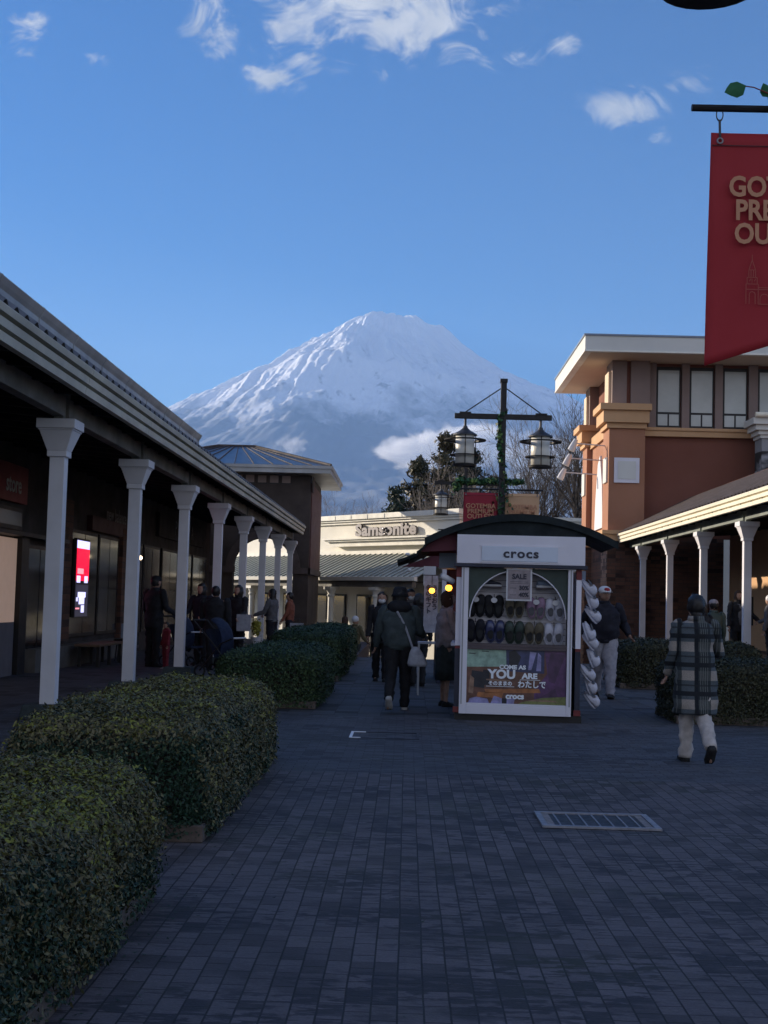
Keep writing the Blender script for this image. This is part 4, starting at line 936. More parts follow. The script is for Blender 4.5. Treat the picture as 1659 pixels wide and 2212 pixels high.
# ================================================================ CLOUD on the mountain flank
def cloud(cx, cy, rx, ry, Y, label, seed, dens=.006, tail=0):
    u_, w_ = ray(cx, cy); c = Vector((u_*Y, Y, EYE+w_*Y)); sx, sz = rx/2900*Y, ry/2900*Y
    b = MB().ell((0, 0, 0), (sx, sx*.5, sz), 24, 14); o = b.build('cloud', 'soil', None, smooth=True); o.location = c; o.data.materials.clear(); ORI[o.name] = tuple(c)
    m = bpy.data.materials.new('cloud_vapour'); m.use_nodes = True; t = NT(m.node_tree); m.node_tree.nodes.remove(m.node_tree.nodes['Principled BSDF'])
    tcn = t('ShaderNodeTexCoord').outputs['Object']
    q = t('ShaderNodeVectorMath', {0: tcn, 1: (1/sx, 2/sx, 1/sz)}, operation='MULTIPLY').outputs[0]
    s_ = t('ShaderNodeSeparateXYZ', {0: q})
    ln = t('ShaderNodeVectorMath', {0: q}, operation='LENGTH').outputs['Value']
    nz = t.noise(t('ShaderNodeVectorMath', {0: tcn, 1: (3.2/sx, 3.2/sx, 2.2/sz)}, operation='MULTIPLY').outputs[0], 1.0, 7, .62, .4)
    base = t.math('MULTIPLY_ADD', ln, -1.0, t.math('MULTIPLY_ADD', nz, 2.6, -.52))
    if tail: base = t.math('ADD', base, t.math('MULTIPLY', s_.outputs[0], .30)); base = t.math('SUBTRACT', base, t.math('MULTIPLY', t.math('ABSOLUTE', t.math('ADD', s_.outputs[2], .35-.0)), t.math('SUBTRACT', 1.0, s_.outputs[0])))
    d = t.math('MULTIPLY', t.rng(base, .0, .30), dens)
    edge = t.rng(ln, 1.0, .8); d = t.math('MULTIPLY', d, edge)
    v = t('ShaderNodeVolumePrincipled', {'Color': (1, 1, 1, 1), 'Density': d, 'Anisotropy': .2}); t.l.new(v.outputs[0], m.node_tree.nodes['Material Output'].inputs['Volume'])
    o.data.materials.append(m); o['kind'] = 'structure'; o['label'] = label
cloud(905, 952, 225, 92, 9300, 'white cloud bank on the right flank of the mountain', 1, .011, 1)
cloud(1170, 985, 150, 60, 9300, 'pale cloud seen behind the bare trees', 2, .008)
cloud(632, 960, 42, 26, 9200, 'small cloud scrap low on the mountain', 3, .006)
cloud(1240, 1075, 120, 36, 9000, 'faint cloud low behind the right trees', 4, .002)

# ================================================================ SHOE KIOSK
KX, KY, KR = 1.41, 16.9, -.05
kroot = thing('shoe_kiosk', 'white framed shoe stall with a dark curved roof standing in the middle of the walkway', 'kiosk', (KX, KY, 0), None, KR)
KM = Matrix.Translation((KX, KY, 0)) @ Matrix.Rotation(KR, 4, 'Z')
def kb(name, m, *q, par=None, **k):
    b = MB()
    for a in q: b.box(*a)
    return b.build(name, m, par or kroot, **k)
def roofarc(b, w, y0, y1, top, k, th, n=20, xs0=None):
    up = []; lo = []
    for i in range(n+1): x = -w+2*w*i/n; z = top-k*x*x; up.append((x, z)); lo.append((x, z-th))
    b.prism(up[::-1]+lo, y0, y1)
b = MB(); roofarc(b, 1.19, -.02, 2.05, 2.575, .225, .05); roofarc(b, 1.21, -.05, -.021, 2.59, .225, .09)
b.build('roof', 'kiosk_roof', kroot)
b = MB(); up = [(-.80+1.6*i/12, 2.52-.225*(-.80+1.6*i/12)**2) for i in range(13)]; b.prism(up[::-1]+[(-.80, 2.30), (.80, 2.30)], .0, .05); b.build('gable_panel', 'kiosk_roof', kroot)
for yy in (.5, 1.0, 1.5): pass
fa = kb('fascia', 'kiosk_white', (-.80, .80, -.06, .02, 1.955, 2.315), bevel=.006)
kb('sign_panel', 'kiosk_panel', (-.49, .46, -.075, -.0605, 1.99, 2.175), par=fa, bevel=.004)
kb('panel_frame', 'kiosk_white', (-.51, .48, -.069, -.0602, 1.975, 1.989), (-.51, .48, -.069, -.0602, 2.176, 2.19), par=fa)
text('crocs', .155, 'letter_dark', fa, (0, -.080, 2.085), off=.0048, ext=.002, sx=1.15, sp=1.14)
kb('cornice', 'kiosk_navy', (-.83, .83, -.09, .06, 1.91, 1.954), bevel=.005)
for s, xo, xi in ((-1, -.80, -.735), (1, .70, .765)):
    x0, x1 = (xo, xi)
    kb('corner_post', 'kiosk_white', (x0, x1, .0, .08, .92, 1.78), bevel=.003); kb('corner_block', 'kiosk_red', (x0, x1, -.005, .08, 1.781, 1.909)); kb('corner_block', 'kiosk_red', (x0, x1, -.005, .08, .885, .919))
    kb('corner_base', 'kiosk_navy', (x0, x1, .0, .08, .16, .884)); kb('foot_block', 'kiosk_red', (x0-.01, x1+.01, -.01, .09, .09, .159))
kb('frame', 'kiosk_white', (-.735, -.645, -.05, .03, .08, 1.905), (.595, .655, -.05, .03, .08, 1.905), (-.644, .594, -.05, .03, .08, .185), (-.644, .594, -.045, .0, .185, .215), bevel=.004)
kb('frame_strip', 'gutter_grey', (-.715, -.70, -.056, -.0505, .2, 1.9)); kb('frame_strip', 'gutter_grey', (.625, .64, -.056, -.0505, .2, 1.9))
kb('plinth', 'dark_frame', (-.79, .79, .02, 1.9, .0, .088))
kb('back_panel', 'pegboard', (-.645, .595, .24, .27, .95, 1.905))
b = MB()
for k in range(12): z = 1.0+.075*k; b.box(-.64, .59, .236, .2395, z, z+.006)
b.build('slot', 'kiosk_shelf', kroot)
# arched surround
arc = [(-.025+.60*cos(a), 1.28+.60*sin(a)) for a in [pi*k/24 for k in range(25)]]
b = MB(); b.prism([(.594, 1.28), (.594, 1.904), (-.644, 1.904), (-.644, 1.28)]+[(x, z) for x, z in arc[::-1]], .0, .02); b.build('arch_board', 'kiosk_green', kroot)
b = MB(); b.tube([(x, -.004, z) for x, z in arc], .008, 6); b.build('arch_trim', 'kiosk_white', kroot)
kb('shelf', 'kiosk_shelf', (-.644, .594, -.03, .24, .92, .955), (-.644, .594, -.04, .0, .885, .919), bevel=.003)
kb('light_strip', 'gutter_grey', (-.60, .55, .05, .10, 1.86, 1.90))
kb('body', 'kiosk_navy', (-.78, -.75, .085, 1.9, .09, .90), (.72, .75, .085, 1.9, .09, .90), (-.78, .78, 1.87, 1.9, .09, 1.93))
kb('side_panel', 'kiosk_white', (-.78, -.76, .081, .5, .91, 1.9)); kb('side_panel', 'kiosk_white', (.73, .75, .081, 1.86, .91, 1.9)); kb('counter', 'kiosk_white', (-.86, -.70, .5, 1.86, .90, .94))
# poster
po = kb('poster', ['kiosk_navy', 'olive', 'wood', 'canvas_maroon', 'lilac', 'orange_brown', 'kiosk_green'], (-.644, .594, .0, .015, .216, .884))
def pq(mi, pts, d=0):
    b.slot(mi).add([(x, -.0012-.0006*d, z) for x, z in pts], [tuple(range(len(pts)))])
for n_, c_ in dict(p_mint=(0.340, 0.510, 0.408), p_brown=(0.170, 0.076, 0.051), p_orange=(0.442, 0.170, 0.060), p_purple=(0.128, 0.051, 0.145), p_navy=(0.051, 0.060, 0.145), p_lilac=(0.340, 0.323, 0.578), p_moss=(0.221, 0.238, 0.076), p_dark=(.02, .02, .03), p_tan=(0.340, 0.204, 0.136), p_plum=(0.085, 0.037, 0.093)).items(): mat(n_, c_, .35, var=.35, scale=9, coat=.4)
b = MB(); PM = ['p_mint', 'p_brown', 'p_orange', 'p_purple', 'p_navy', 'p_lilac', 'p_moss', 'p_dark', 'p_tan', 'p_plum']
pq(1, [(-.644, .216), (.594, .216), (.594, .884), (-.644, .884)])
pq(0, [(-.644, .66), (-.15, .675), (-.16, .88), (-.644, .88)], 1); pq(7, [(-.46, .855), (-.37, .85), (-.37, .86), (-.46, .865)], 2); pq(7, [(-.62, .825), (-.54, .82), (-.54, .83), (-.62, .835)], 2)
pq(4, [(-.15, .62), (.32, .60), (.32, .884), (-.16, .884)], 1); pq(7, [(-.12, .70), (-.02, .66), (.03, .80), (-.05, .884), (-.12, .86)], 2); pq(5, [(.12, .64), (.16, .64), (.22, .86), (.14, .87)], 2); pq(5, [(.22, .63), (.28, .63), (.28, .82), (.24, .86)], 2)
pq(3, [(.20, .216), (.594, .216), (.594, .884), (.32, .884), (.36, .60), (.20, .40)], 1); pq(9, [(.38, .50), (.45, .48), (.58, .84), (.40, .86), (.36, .70)], 2); pq(9, [(.30, .32), (.5, .30), (.46, .42)], 2)
pq(7, [(-.60, .42), (-.42, .40), (-.42, .60), (-.58, .62)], 2); pq(8, [(-.62, .34), (-.56, .33), (-.55, .52), (-.60, .56)], 3); pq(2, [(-.40, .34), (.28, .36), (.26, .41), (-.42, .39)], 2); pq(2, [(-.52, .29), (-.20, .28), (-.18, .35), (-.50, .35)], 2); pq(7, [(-.44, .44), (-.36, .44), (-.36, .62), (-.44, .63)], 3)
pq(8, [(-.40, .50), (-.1, .49), (-.1, .508), (-.40, .518)], 3); pq(5, [(-.62, .216), (-.36, .216), (-.38, .27), (-.52, .29), (-.60, .27)], 3); pq(5, [(-.34, .216), (-.20, .216), (-.20, .28), (-.30, .31)], 4); pq(5, [(-.14, .216), (-.05, .216), (-.04, .285), (-.14, .29)], 3); pq(7, [(-.20, .216), (-.14, .216), (-.14, .28), (-.20, .28)], 4)
pq(6, [(.0, .216), (.594, .216), (.594, .32), (.30, .30), (.05, .24)], 3); pq(8, [(.10, .255), (.5, .25), (.45, .27), (.2, .275)], 4)
b.build('poster_picture', PM, po)
def kt(s_, size, x, z, **k): return text(s_, size, 'letter_white', po, (x, -.010, z), name='lettering', **k)
kt('COME AS', .068, -.075, .668, off=.0032, sx=1.15); kt('YOU', .150, -.205, .575, off=.007, sx=1.05); kt('ARE', .092, .14, .562, off=.0045, sx=1.15); kt('そのままの', .060, -.225, .462, off=.0022); kt('わたしで', .098, .17, .455, off=.003, sx=.9); kt('crocs', .098, -.04, .308, off=.0045, sx=1.05)
kb('underline', 'letter_white', (.02, .27, -.011, -.009, .514, .520), (-.40, -.05, -.011, -.009, .424, .430), par=po)
# sale sign
sg = kb('sale_sign', 'plastic_white', (-.175, .145, -.045, -.025, 1.50, 1.90)); kb('sign_face', 'pink_grey', (-.155, .125, -.050, -.0455, 1.52, 1.885), par=sg)
text('SALE', .085, 'letter_dark', sg, (-.015, -.052, 1.80), off=.003); text('30%', .072, 'letter_dark', sg, (.045, -.052, 1.66), off=.003); text('40%', .072, 'letter_dark', sg, (.045, -.052, 1.575), off=.003)
kb('sign_rule', 'letter_dark', (-.13, .10, -.052, -.0505, 1.735, 1.739), (-.13, .10, -.052, -.0505, 1.715, 1.718), (-.13, -.05, -.052, -.0505, 1.655, 1.66), (-.13, -.05, -.052, -.0505, 1.57, 1.575), par=sg)
# open awning flap on the walkway side, with maroon end
b = MB(); b.prism([(-1.27, 2.13), (-.80, 2.40), (-.80, 2.12), (-1.25, 2.09)], .12, .15); b.build('awning_end', 'canvas_maroon', kroot); MB().prism([(-1.27, 2.13), (-.80, 2.40), (-.80, 2.12), (-1.25, 2.09)], 1.8, 1.83).build('awning_end', 'canvas_maroon', kroot)
b = MB(); b.prism([(-1.31, 2.09), (-1.25, 2.13), (-1.18, 2.22), (-1.18, 2.18), (-1.31, 2.05)], -.02, 2.05); b.build('awning_rail', 'kiosk_roof', kroot)
kb('heater_box', 'plastic_grey', (-1.04, -.82, .6, 1.1, 1.90, 2.10)); 
b = MB(); b.tube([(-.84, .1, 1.72), (-.99, .0, 1.79)], [.035, .045], 10); b.build('camera_tube', 'plastic_white', kroot, smooth=True)
kb('side_cable_box', 'plastic_grey', (.79, .83, .2, .3, 1.75, 1.9))
b = MB(); b.ell((0, 0, 0), (.0, 0, 0)) if False else None

def clog_mesh(b, x, y, z, w=.048, L=.125, d=.045, toe=1, Mx=None):
    """one clog hung sole to the wall, toe up"""
    q = MB(); n = 20; rim = []
    for k in range(n):
        a = 2*pi*k/n; c_, s_ = cos(a), sin(a); ww = w*(1.0 if s_ > 0 else .86)*(abs(c_)**.70)*(1 if c_ > 0 else -1); rim.append((ww, L*s_))
    q.slot(1); q.loft([[(px*f, yy, pz*f) for px, pz in rim] for yy, f in ((.0, .96), (-.012, 1.04), (-.022, 1.0))])
    q.slot(0); rings = []
    for yy, f in ((-.018, 1.0), (-.045, .97), (-.065, .84), (-.078, .6), (-.083, .25)):
        rings.append([(px*f, yy*d/.045*(1.0 if pz > 0 else .62), pz*f*(1 if pz > 0 else 1)+(.012*(1-f) if pz > 0 else 0)) for px, pz in rim])
    q.loft(rings)
    q.slot(2); q.add([(px*.62, -.085*d/.045*.80, -.018+pz*.40-.024) for px, pz in rim], [tuple(range(n))]) if True else None
    q.slot(1); q.tube([(w*1.0*cos(a), -.045-.02*sin(a)*0, -.02+L*.92*(-abs(sin(a)))) for a in [pi*k/8 for k in range(9)]], .006, 5)
    if Mx is not None: q.rot(Mx)
    base = len(b.v); b.v += [(p[0]+x, p[1]+y, p[2]+z) for p in q.v]; b.f += [tuple(base+i for i in f) for f in q.f]; b.m += q.m
def clog_pair(x, y, z, m, label, trim='khaki', tilt=0, group='clogs on the kiosk front', tagm=True, side=False, card=True):
    P_ = KM @ Vector((x, y, z)); t = thing('clog_pair', label, 'clogs', tuple(P_), group, KR if KR else .001)
    for s in (-1, 1):
        b = MB(); Mx = Matrix.Rotation(s*.06+tilt, 4, 'Y')
        if side: Mx = Matrix.Rotation(-.5+tilt*.5, 4, 'Y') @ Matrix.Rotation(pi/2-.3+.15*s, 4, 'Z') @ Matrix.Rotation(pi, 4, 'Y')
        clog_mesh(b, (s*.060) if not side else .02, 0 if not side else s*.055, 0, w=.064 if not side else .050, L=.140 if not side else .118, d=.045 if not side else .070, Mx=Mx); b.build('clog', [m, trim if m in ('khaki', 'lilac') else m, 'shoe_black' if 'white' not in m and m != 'lilac' else 'grey_cloth'], t, smooth=True)
    if not side: MB().tube([(0, .0, .15), (0, -.03, .13), (0, -.02, .10)], .005, 5).build('hook', 'dark_frame', t)
    if card: 
        b = MB().lathe((0, 0, 0), [(.001, -.001), (.040, -.001), (.040, .001), (.001, .001)], 16).rot(Matrix.Translation((0, -.098, .075)) @ Matrix.Rotation(pi/2, 4, 'X') @ Matrix.Diagonal((1, .85, 1, 1))); b.build('price_tag', 'banner_tan' if False else 'plastic_white', t)
    return t
mat('clog_white', (.58, .58, .66), .5, var=.05); mat('clog_trim', (.30, .29, .26), .6)
cl_row1 = [(-.55, 'coat_black', 'black clogs with a round tag at the left end of the upper row'), (-.32, 'coat_black', 'black clogs with a round tag, second from the left in the upper row'), (-.055, 'khaki', 'dark clogs half hidden beneath the sale sign'), (.21, 'lilac', 'pink lilac clogs right of the sale sign'), (.45, 'clog_white', 'white clogs at the right end of the upper row')]
cl_row2 = [(-.55, 'navy_wool', 'black clogs with a white swing tag at the left end of the lower row'), (-.30, 'p_navy', 'dark navy clogs, second from the left in the lower row'), (-.055, 'kiosk_green', 'dark green clogs in the middle of the lower row'), (.195, 'khaki', 'khaki brown clogs right of the middle in the lower row'), (.44, 'clog_white', 'white clogs at the right end of the lower row')]
for i, (x, m, l) in enumerate(cl_row1): clog_pair(x, .20, 1.43-.005*i, m, l, 'clog_trim', card=i != 2)
for i, (x, m, l) in enumerate(cl_row2): clog_pair(x, .20, 1.115-.006*i, m, l, 'clog_trim', card=False)
ws = ['topmost white clogs hung on the right side of the kiosk', 'second white clogs from the top on the kiosk side', 'third white clogs from the top on the kiosk side', 'fourth white clogs down the kiosk side, level with the lower shelf row', 'fifth white clogs down the kiosk side, beside the man in the cap', 'sixth white clogs down the kiosk side, level with the poster top', 'seventh white clogs down the kiosk side', 'second lowest white clogs on the kiosk side', 'lowest white clogs on the kiosk side, just above the ground']
for i in range(9): clog_pair(.815+.035*((i*7) % 3), .22+.06*(i % 3), 1.66-.178*i+.02*((i*5) % 3), 'clog_white', ws[i], 'clog_white', tilt=.35*(1 if i % 2 else -1), side=True, card=False, group='white clogs on the kiosk side')
for i, (x, m, l) in enumerate([(-.36, 'kiosk_navy', 'dark low sneaker lying sideways left of the sale sign'), (.34, 'plastic_grey', 'grey low sneaker lying sideways right of the sale sign')]):
    P_ = KM @ Vector((x, .16, 1.70)); t = thing('sneaker', l, 'shoe', tuple(P_), 'sneakers on the top shelf', KR)
    MB().box(-.13, .13, -.05, .05, -.045, -.03).build('bracket', 'kiosk_shelf', t)
    b = MB(); b.loft([[(-.13, -.04, -.028), (.13, -.04, -.028), (.13, .04, -.028), (-.13, .04, -.028)], [(-.135, -.043, 0), (.135, -.043, 0), (.135, .043, 0), (-.135, .043, 0)]]); b.build('sole', 'plastic_white', t, bevel=.006)
    b = MB(); rings = []
    for xx, hh, wy in ((-.128, .045, .028), (-.11, .062, .036), (-.05, .066, .036), (.0, .052, .038), (.06, .036, .042), (.11, .026, .036), (.13, .010, .02)): rings.append([(xx, -wy, .001), (xx, wy, .001), (xx, wy*.8, hh*.8), (xx, wy*.3, hh), (xx, -wy*.3, hh), (xx, -wy*.8, hh*.8)])
    b.loft(rings).build('upper', m, t, smooth=True)
# second kiosk behind
k2 = thing('gift_kiosk', 'second kiosk behind the shoe stall with maroon awning and hanging banner', 'kiosk', (1.2, 25.2, 0))
MB().box(.55, 2.0, 24.4, 26.6, 0, 1.0).build('counter', 'kiosk_navy', k2); MB().box(.62, .70, 24.4, 24.48, 1.001, 2.2).box(1.9, 1.98, 24.4, 24.48, 1.001, 2.2).build('post', 'kiosk_white', k2); MB().box(.72, 1.88, 26.4, 26.5, 1.001, 2.2).build('back_panel', 'kiosk_red', k2)
b = MB(); up = [(.0+2.5*i/14, 2.66-.27*((2.5*i/14)-1.25)**2) for i in range(15)]; b.prism(up[::-1]+[(x, z-.07) for x, z in up], 24.3, 26.8); b.build('roof', 'kiosk_roof', k2)
b = MB(); b.prism([(-.12, 2.08), (.60, 2.36), (.60, 2.09)], 24.35, 24.38); b.build('awning_end', 'canvas_maroon', k2); MB().prism([(-.2, 2.15), (-.05, 2.2), (.62, 2.47), (.60, 2.50), (-.2, 2.2)], 24.2, 26.8).build('awning', 'kiosk_roof', k2)
MB().box(.28, .50, 24.2, 24.3, 1.75, 2.1).build('sign_box', 'plastic_white', k2); MB().ell((.02, 24.1, 2.02), (.04, .04, .035)).build('lamp', 'white_bright', k2, smooth=True); MB().ell((-.02, 24.1, 2.3), (.045, .04, .03)).build('lamp', 'white_bright', k2, smooth=True)
MB().box(.50, .92, 21.25, 21.35, 1.92, 2.14).build('box_lamp', 'plastic_grey', k2) if False else None
vb = thing('hanging_banner', 'white vertical banner with blue Japanese lettering left of the kiosk', 'banner', (.30, 21.6, .9))
def P3z(x, y, Y): u_, w_ = ray(x, y); return (u_*Y, EYE+w_*Y)
xa, zt = P3z(917, 1243, 21.6); xb, zb = P3z(944, 1367, 21.6)
MB().box(xa, xb, 21.6, 21.612, zb, zt).build('cloth', 'bag_white', vb); cxm = (xa+xb)/2
MB().tube([(xa-.02, 21.605, zt+.006), (xb+.02, 21.605, zt+.006)], .008, 6).build('rod', 'dark_frame', vb)
text('冬\nの\nギ\nフ\nト', .098, 'letter_dark', vb, (cxm-.038, 21.59, (zt+zb)/2+.07), off=.0025, ext=.001, ls=.95); text('う\nる\nお\nう', .105, 'letter_dark', vb, (cxm+.060, 21.59, (zt+zb)/2+.10), off=.0025, ext=.001, ls=.95)
for i, (x, y) in enumerate(((933, 1276), (969.5, 1270))):
    u_, w_ = ray(x, y); Y = (21.3, 18.4)[i]; p = (u_*Y, Y, EYE+w_*Y)
    t = thing('paper_lantern', ['glowing orange ball lantern in front of the white vertical banner', 'glowing orange ball lantern beside the kiosk corner post'][i], 'lantern', p, 'orange ball lanterns by the kiosk')
    MB().ell(p, (.046+.0*i, .046, .044), 16, 12).build('globe', 'orb', t, smooth=True); MB().tube([(p[0], p[1], p[2]+.04), (p[0], p[1], p[2]+.25)], .006, 5).lathe((p[0], p[1], p[2]), [(.02, .04), (.022, .065)], 10).build('cord', 'dark_frame', t)
# folding table with leaflets under the banner
t = thing('side_table', 'small white topped table below the vertical banner', 'table', (.42, 21.3, 0)); MB().box(.18, .66, 21.1, 21.55, .80, .83).build('tabletop', 'bag_white', t)
for x in (.2, .64):
    for y in (21.12, 21.53): MB().box(x-.015, x+.015, y-.015, y+.015, 0, .799).build('leg', 'gutter_grey', t)

# ================================================================ PEOPLE
from mathutils import noise as mn
def ringe(c, hw, hd, n=18, p=2.3, rz=0):
    out = []
    for k in range(n):
        a = 2*pi*k/n; cc, ss_ = cos(a), sin(a); x = hw*abs(cc)**(2/p)*(1 if cc > 0 else -1); y = hd*abs(ss_)**(2/p)*(1 if ss_ > 0 else -1)
        out.append((c[0]+x*cos(rz)-y*sin(rz), c[1]+x*sin(rz)+y*cos(rz), c[2]))
    return out
def smoothpath(pts, rad, m=5):
    P_ = [Vector(p) for p in pts]; out = []; ro = []
    for i in range(len(P_)-1):
        p0 = P_[max(0, i-1)]; p1 = P_[i]; p2 = P_[i+1]; p3 = P_[min(len(P_)-1, i+2)]
        for j in range(m):
            t_ = j/m; q = .5*((2*p1)+(p2-p0)*t_+(2*p0-5*p1+4*p2-p3)*t_*t_+(3*p1-p0-3*p2+p3)*t_**3); lin = p1.lerp(p2, t_); out.append(lin.lerp(q, .7)); ro.append(rad[i]+(rad[i+1]-rad[i])*t_)
    out.append(P_[-1]); ro.append(rad[-1]); return out, ro
def crumple(b, amp, sc, seed):
    off = Vector((seed*3.7, seed*1.3, 0)); b.v = [tuple(Vector(p)+Vector((mn.noise(Vector((p[0]*sc, p[1]*sc, p[2]*sc*1.6))+off), mn.noise(Vector((p[1]*sc+9, p[0]*sc, p[2]*sc*1.6))+off), 0))*amp) for p in b.v]; return b
def person(label, x, y, z, rz, h, top='coat_black', bot='trouser_black', shoe='shoe_black', skin='skin', hair='hair_black', hairstyle='short', topstyle='jacket', legL=(.0, .05), legR=(.0, .05), armL=(.05, .2, .12), armR=(.05, .2, .12), hat=None, lean=0, bulk=1.0, group=None, mask=None, inner=None, fold=0, headturn=0, stoop=0, nod=0, seat=False, skirt=None, yoke=None, narrow=False):
    t = thing('person', label, 'person', (x, y, z), group, rz or .0001); H = h; sd = abs(hash(label)) % 97 if False else (len(label)*7+int(x*10)) % 97
    F = lambda a, b_, c_: Vector((a, b_, c_))*H
    jl = {}
    for s, (a, k) in ((-1, legL), (1, legR)):
        hip = Vector((s*(.052 if not narrow else .040), 0, .525)); kn = hip+Vector((s*(.004 if not narrow else -.006), sin(a), -cos(a)))*.245; an = kn+Vector((0, sin(a-k), -cos(a-k)))*.238; jl[s] = (hip, kn, an, a-k)
    low = min(jl[-1][2].z, jl[1][2].z)-.040; dz = -low
    def U(v): return Vector((v.x, v.y, v.z+dz))
    tp = Vector((0, sin(lean), cos(lean)))
    pel = U(Vector((0, 0, .53))); che = pel+tp*.20; sh = pel+tp*.285; nk = pel+tp*.325+Vector((0, stoop*.5, 0)); hd = nk+Vector((0, .012+stoop, .075))
    ja = {}
    for s, (a, e, ab) in ((-1, armL), (1, armR)):
        s0 = sh+Vector((s*.108*bulk, 0, 0)); d1 = Vector((s*sin(ab), sin(a)*cos(ab), -cos(a)*cos(ab))); el = s0+d1*.168; a2 = a+e; d2 = Vector((s*sin(ab)*(1-fold)-s*fold*.9, sin(a2)*cos(ab), -cos(a2)*cos(ab))).normalized(); wr = el+d2*.148; ja[s] = (s0, el, wr, d2)
    # body: one skinned surface
    verts = []; edges = []; rad = []
    def V_(p, r, par=None): verts.append(tuple(p*H)); rad.append(r*H); i = len(verts)-1; (edges.append((par, i)) if par is not None else None); return i
    r0 = V_(pel, .062); c1 = V_(che, .068, r0); c2 = V_(sh+Vector((0, 0, -.012)), .042, c1); n1 = V_(nk, .028, c2); 
    for s in (-1, 1):
        hp, kn, an, fa_ = jl[s]; a_ = V_(U(hp), .050, r0); b_ = V_(U(kn), .033, a_); c_ = V_(U(an), .020, b_)
        ft = V_(U(an)+Vector((s*.006, .045*cos(fa_), -.028+.045*sin(fa_)*1.0)), .020, c_); V_(U(an)+Vector((s*.01, .085*cos(fa_), -.032+.085*sin(fa_))), .014, ft)
        s0, el, wr, d2 = ja[s]; a_ = V_(s0+Vector((-s*.012, 0, -.006)), .026, c2); b_ = V_(el, .022, a_); c_ = V_(wr, .014, b_); pm = V_(wr+d2*.03, .0165, c_)
        sdv = d2.cross(Vector((0, 1, .2))).normalized()
    n2 = V_(nk+(hd-nk)*.45, .030, n1); n3 = V_(hd+Vector((0, -.004, -.005)), .042, n2); n4 = V_(hd+Vector((0, -.004, .028)), .040, n3)
    me = bpy.data.meshes.new('body'); me.from_pydata(verts, edges, []); bo = bpy.data.objects.new('body', me); C.objects.link(bo)
    sk = bo.modifiers.new('skin', 'SKIN'); sk.use_smooth_shade = True
    for i, sv in enumerate(me.skin_vertices[0].data): sv.radius = (rad[i], rad[i]); sv.use_root = i == 0
    ss_ = bo.modifiers.new('sub', 'SUBSURF'); ss_.levels = ss_.render_levels = 1
    bpy.context.view_layer.update(); m2 = bpy.data.meshes.new_from_object(bo.evaluated_get(bpy.context.evaluated_depsgraph_get())); bpy.data.objects.remove(bo); bpy.data.meshes.remove(me)
    # head form and fingers joined into the same surface
    hb = MB(); hr = Matrix.Rotation(headturn, 3, 'Z') @ Matrix.Rotation(-nod, 3, 'X')
    def face(q):
        u_ = q.y/(.058*H); 
        if u_ > 0: q.x *= 1-.12*u_*max(0, -q.z/(.066*H)+.1); 
        if u_ > .75 and abs(q.x) < .012*H and -.020*H < q.z < .012*H: q.y += .012*H*(1-abs(q.x)/(.012*H))*(.4+.6*(.012*H-q.z)/(.032*H))
        if u_ > .5 and abs(abs(q.x)-.019*H) < .010*H and .0 < q.z < .014*H: q.y -= .005*H
        if q.z < -.03*H and u_ > .3: q.y += .004*H
        return q
    hb.ell(hd*H, (.047*H, .058*H, .068*H), 24, 20, rot=hr, fn=face)
    for s in (-1, 1): hb.ell(hd*H+hr @ Vector((s*.048*H, -.004*H, -.002*H)), (.006*H, .012*H, .018*H), 8, 6, rot=hr)
    for s in (-1, 1):
        s0, el, wr, d2 = ja[s]; sdv = d2.cross(Vector((s*1.0, .25, 0))).normalized(); nv = d2.cross(sdv).normalized(); pc = wr+d2*.034
        for i, L_ in enumerate((.036, .041, .038, .030)):
            o0 = pc+sdv*(.0105*(i-1.5))+d2*.010; o1 = o0+d2*L_*.45+nv*.004*s; o2 = o1+(d2*.75+nv*.5*s)*L_*.35; o3 = o2+(d2*.35+nv*.8*s)*L_*.3; hb.tube([o0*H, o1*H, o2*H, o3*H], [.0052*H, .0050*H, .0046*H, .0035*H], 6)
        o0 = wr+d2*.012+sdv*-.013; hb.tube([o0*H, (o0+d2*.016-sdv*.011)*H, (o0+d2*.034-sdv*.012+nv*.006*s)*H], [.0066*H, .0056*H, .0042*H], 6)
    off = len(m2.vertices); vv = [tuple(v.co) for v in m2.vertices]+hb.v; ff = [tuple(p.vertices) for p in m2.polygons]+[tuple(off+i for i in f) for f in hb.f]
    bb = MB(); bb.add(vv, ff); bb.build('body', skin, t, smooth=True); bpy.data.meshes.remove(m2)
    eb = MB()
    for s in (-1, 1): eb.ell(hd*H+hr @ Vector((s*.019*H, .0525*H, .006*H)), (.0065*H, .004*H, .0035*H), 8, 6, rot=hr)
    eb.build('eye', 'hair_black', t, smooth=True)
    b = MB().ell(hd*H+hr @ Vector((0, .054*H, -.030*H)), (.014*H, .004*H, .0035*H), 8, 6, rot=hr); b.build('mouth', 'kiosk_red', t, smooth=True)
    # legs
    if bot:
        for s in (-1, 1):
            hp, kn, an, fa_ = jl[s]; wide = 1.0 if bot not in ('cream_cloth', 'trouser_grey') else 1.18 if not narrow else 1.02
            pth, rr_ = smoothpath([U(hp+Vector((0, 0, .02)))*H, U(hp)*H, U((hp+kn)/2)*H, U(kn)*H, U((kn+an)/2)*H, U(an+Vector((0, 0, -.012)))*H], [.066*H*bulk, .064*H*bulk, .056*H*wide, .045*H*wide, .039*H*wide, .036*H*wide], 5)
            b = MB().tube(pth, rr_, 16); crumple(b, .016*H, 16, sd+s); b.build('trouser_leg', bot, t, smooth=True)
        b = MB(); b.loft([ringe((0, 0, (pel.z-.035)*H), .078*H*bulk, .058*H), ringe((0, 0, (pel.z+.0)*H), .092*H*bulk, .066*H), ringe((0, 0, (pel.z+.06)*H), .082*H*bulk, .060*H)]); b.build('waist', bot, t, smooth=True)
